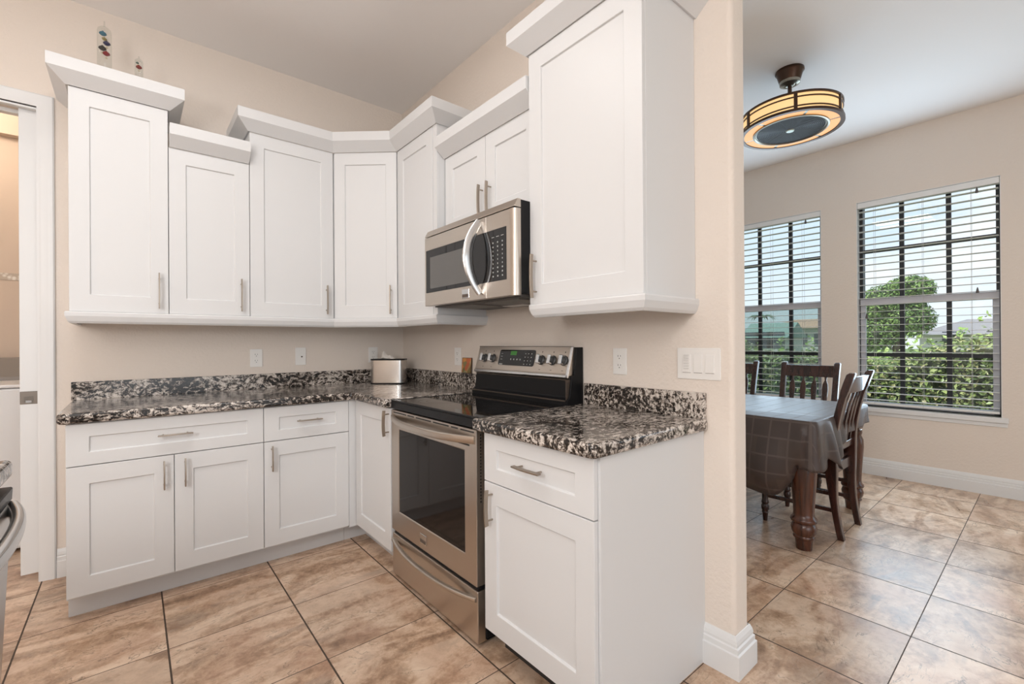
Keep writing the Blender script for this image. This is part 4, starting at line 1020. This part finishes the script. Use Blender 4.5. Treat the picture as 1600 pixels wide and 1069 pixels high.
build(B().lathe([(0.0, z0-0.012), (0.022, z0-0.011), (0.026, z0-0.004), (0.0, z0-0.004)], (0, 0, 0), 24), 'hub_cap', mat('pale_hub', (0.42, 0.45, 0.38), 0.35, 0.4), fan, smooth=True)
lp = lamp('AREA', 'fan_light_bulb', (fx, fy, H-0.43), (0, 0, 0), 5, (1, 0.82, 0.6), 0.5)

# ------------------------------------------------------------------ outdoors
struct(boxo('ground', GRASS, None, XW+0.2, 90, -60, 60, -0.4, -0.15))
def leaves(b, n, fn, s0, s1):
    for _ in range(n):
        p, up = fn(); s = random.uniform(s0, s1)
        d = Vector((random.gauss(0, 1), random.gauss(0, 1), random.gauss(0, 0.7))).normalized()
        nn = (Vector(up) + Vector((random.gauss(0, .6), random.gauss(0, .6), random.gauss(0, .6)))).normalized()
        a = d - nn*d.dot(nn)
        if a.length < 0.1: continue
        a.normalize(); c = nn.cross(a); p = Vector(p)
        v = [b.v(p - a*s*0.5), b.v(p + c*s*0.26 + nn*s*0.08), b.v(p + a*s*0.5), b.v(p - c*s*0.26 + nn*s*0.08)]
        b.face([v[0], v[1], v[2]]); b.face([v[0], v[2], v[3]])
def hedge_top(y): return 0.98 + 0.10*math.sin(y*1.7+0.6) + 0.07*math.sin(y*4.1) + 0.05
hd = tag(empty('hedge', (6.3, -2.0, -0.15)), 'leafy green hedge outside the dining windows', 'hedge')
def hedge_pt():
    y = random.uniform(-6, 3.5); t = hedge_top(y)
    if random.random() < 0.72: x = 5.75 + abs(random.gauss(0, 0.10)); z = random.uniform(0.0, t); up = (-0.8, 0, 0.5)
    else: x = random.uniform(5.8, 6.8); z = t + random.gauss(0, 0.05); up = (-0.2, 0, 1)
    return (x-6.3, y+2.0, z+0.15), up
b = B(); leaves(b, 20000, hedge_pt, 0.04, 0.09); o = build(b, 'foliage', LEAF, hd); o['kind'] = 'stuff'
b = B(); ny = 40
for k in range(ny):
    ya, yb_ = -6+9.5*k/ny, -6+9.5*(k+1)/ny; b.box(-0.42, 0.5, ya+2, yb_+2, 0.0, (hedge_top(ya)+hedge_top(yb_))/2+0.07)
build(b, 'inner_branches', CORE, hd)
b = B()
def sprig(b, x, y, z0_, h_, n_):
    for k in range(n_):
        q = k/n_; yield (x+random.gauss(0, 0.05)*(1-q*0.5), y+random.gauss(0, 0.075)*(1.1-q*0.6), z0_+h_*q)
for (yy, h_) in ((-2.84, 0.42), (-2.12, 0.36), (-2.25, 0.28), (-2.6, 0.22), (-1.85, 0.2), (-2.95, 0.35), (-1.0, 0.3), (-0.6, 0.35)):
    pts = list(sprig(b, 6.1, yy, hedge_top(yy)-0.02, h_, 26)); it = iter(pts*2)
    leaves(b, len(pts), lambda: ((lambda p: (p[0]-6.3, p[1]+2.0, p[2]+0.15))(next(it)), (-0.5, 0, 0.8)), 0.05, 0.10)
build(b, 'young_shoots', leafmat('young_leaf', [(0.20, 0.36, 0.06), (0.36, 0.52, 0.13), (0.46, 0.58, 0.2)]), hd)['kind'] = 'stuff'
def tree(name, label, cat, loc, blobs, nleaf, size, trunk_h, trunk_r):
    t = tag(empty(name, loc), label, cat)
    def pt():
        c, r3 = random.choice(blobs); d = Vector((random.gauss(0, 1), random.gauss(0, 1), random.gauss(0, 1))).normalized()
        k = random.uniform(0.8, 1.05); return (c[0]+d.x*r3[0]*k, c[1]+d.y*r3[1]*k, c[2]+d.z*r3[2]*k), (d.x, d.y, d.z+0.5)
    b = B(); leaves(b, nleaf, pt, *size); build(b, 'crown', LEAFT, t)['kind'] = 'stuff'
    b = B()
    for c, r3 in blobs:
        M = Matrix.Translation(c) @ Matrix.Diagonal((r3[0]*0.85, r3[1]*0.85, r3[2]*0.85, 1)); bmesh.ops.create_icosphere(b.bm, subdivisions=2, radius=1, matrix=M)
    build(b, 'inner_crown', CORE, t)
    build(B().tube([(0, 0, -0.1), (0.05, 0.1, trunk_h*0.5), (0, 0, trunk_h)], [trunk_r, trunk_r*0.8, trunk_r*0.6], 10), 'trunk', BARK, t, smooth=True)
    return t
tree('shade_tree', 'large spreading green tree beyond the hedge in the right window', 'tree', (25, 1.2, -0.15),
     [((0, 0.2, 3.2), (1.0, 1.2, 0.75)), ((0, -0.35, 3.6), (0.9, 0.9, 0.62)), ((0, 1.2, 2.6), (1.0, 0.85, 0.55)), ((0, 0.9, 1.7), (1.0, 1.1, 0.9)), ((0, -0.3, 2.3), (1.0, 0.95, 0.8)), ((0, 1.7, 1.7), (0.9, 0.6, 0.8))], 14000, (0.08, 0.18), 2.0, 0.2)
def house(label, loc, w, d, h, rh, roofm, over=0.5, gable=False):
    t = tag(empty('house', loc), label, 'house')
    boxo('walls', STUCCO, t, -d/2, d/2, -w/2, w/2, 0, h)
    b = B(); W, D = w/2+over, d/2+over; k = 0 if gable else min(W*0.6, D)
    lo = [b.v(p) for p in ((-D, -W, h-0.05), (D, -W, h-0.05), (D, W, h-0.05), (-D, W, h-0.05))]; hi = [b.v((0, -W+k, h+rh)), b.v((0, W-k, h+rh))]
    b.face(lo[::-1]); b.face([lo[0], lo[1], hi[0]]); b.face([lo[2], lo[3], hi[1]]); b.face([lo[1], lo[2], hi[1], hi[0]]); b.face([lo[3], lo[0], hi[0], hi[1]])
    build(b, 'roof', roofm, t)
    for yy in (-w*0.28, 0.0, w*0.28): boxo('window', WINDK, t, -d/2-0.03, -d/2, yy-0.5, yy+0.5, 0.9, 1.9)
    return t
house('grey roofed house behind the hedge in the right window', (44, -1.0, -0.15), 7.5, 7, 1.75, 1.05, ROOFG)
house('house with an orange tiled roof in the left window', (42, 9.8, -0.15), 5.2, 5, 2.4, 0.75, ROOFT)
g_ = house('green gabled shed in the left window', (30, 8.3, -0.15), 2.4, 3, 1.6, 0.9, ROOFGR, 0.2, True)
house('pale house at the far left of the left window', (48, 17.5, -0.15), 5.5, 5, 1.9, 0.7, ROOFG)
# palm
pm = tag(empty('palm_tree', (36, 11.4, -0.15)), 'small palm tree against the sky in the left window', 'palm tree')
build(B().tube([(0, 0, 0), (0.05, 0.05, 1.6), (0, 0, 3.1)], [0.16, 0.12, 0.1], 8), 'trunk', BARK, pm, smooth=True)
b = B()
for k in range(15):
    a = 2*PI*k/15 + random.uniform(-.15, .15); L_ = random.uniform(0.9, 1.2); pr_ = None
    for j in range(8):
        q = j/7; x = L_*q; z = 3.1 + 0.45*math.sin(q*2.2) - 0.5*q*q; w = 0.13*math.sin(PI*min(0.1+q*0.9, 1)); p = Vector((math.cos(a)*x, math.sin(a)*x, z)); sd_ = Vector((-math.sin(a), math.cos(a), 0))
        cur = (b.v(p - sd_*w - Vector((0, 0, w*0.5))), b.v(p), b.v(p + sd_*w - Vector((0, 0, w*0.5))))
        if pr_: b.face([pr_[0], pr_[1], cur[1], cur[0]]); b.face([pr_[1], pr_[2], cur[2], cur[1]])
        pr_ = cur
build(b, 'fronds', LEAFP, pm)
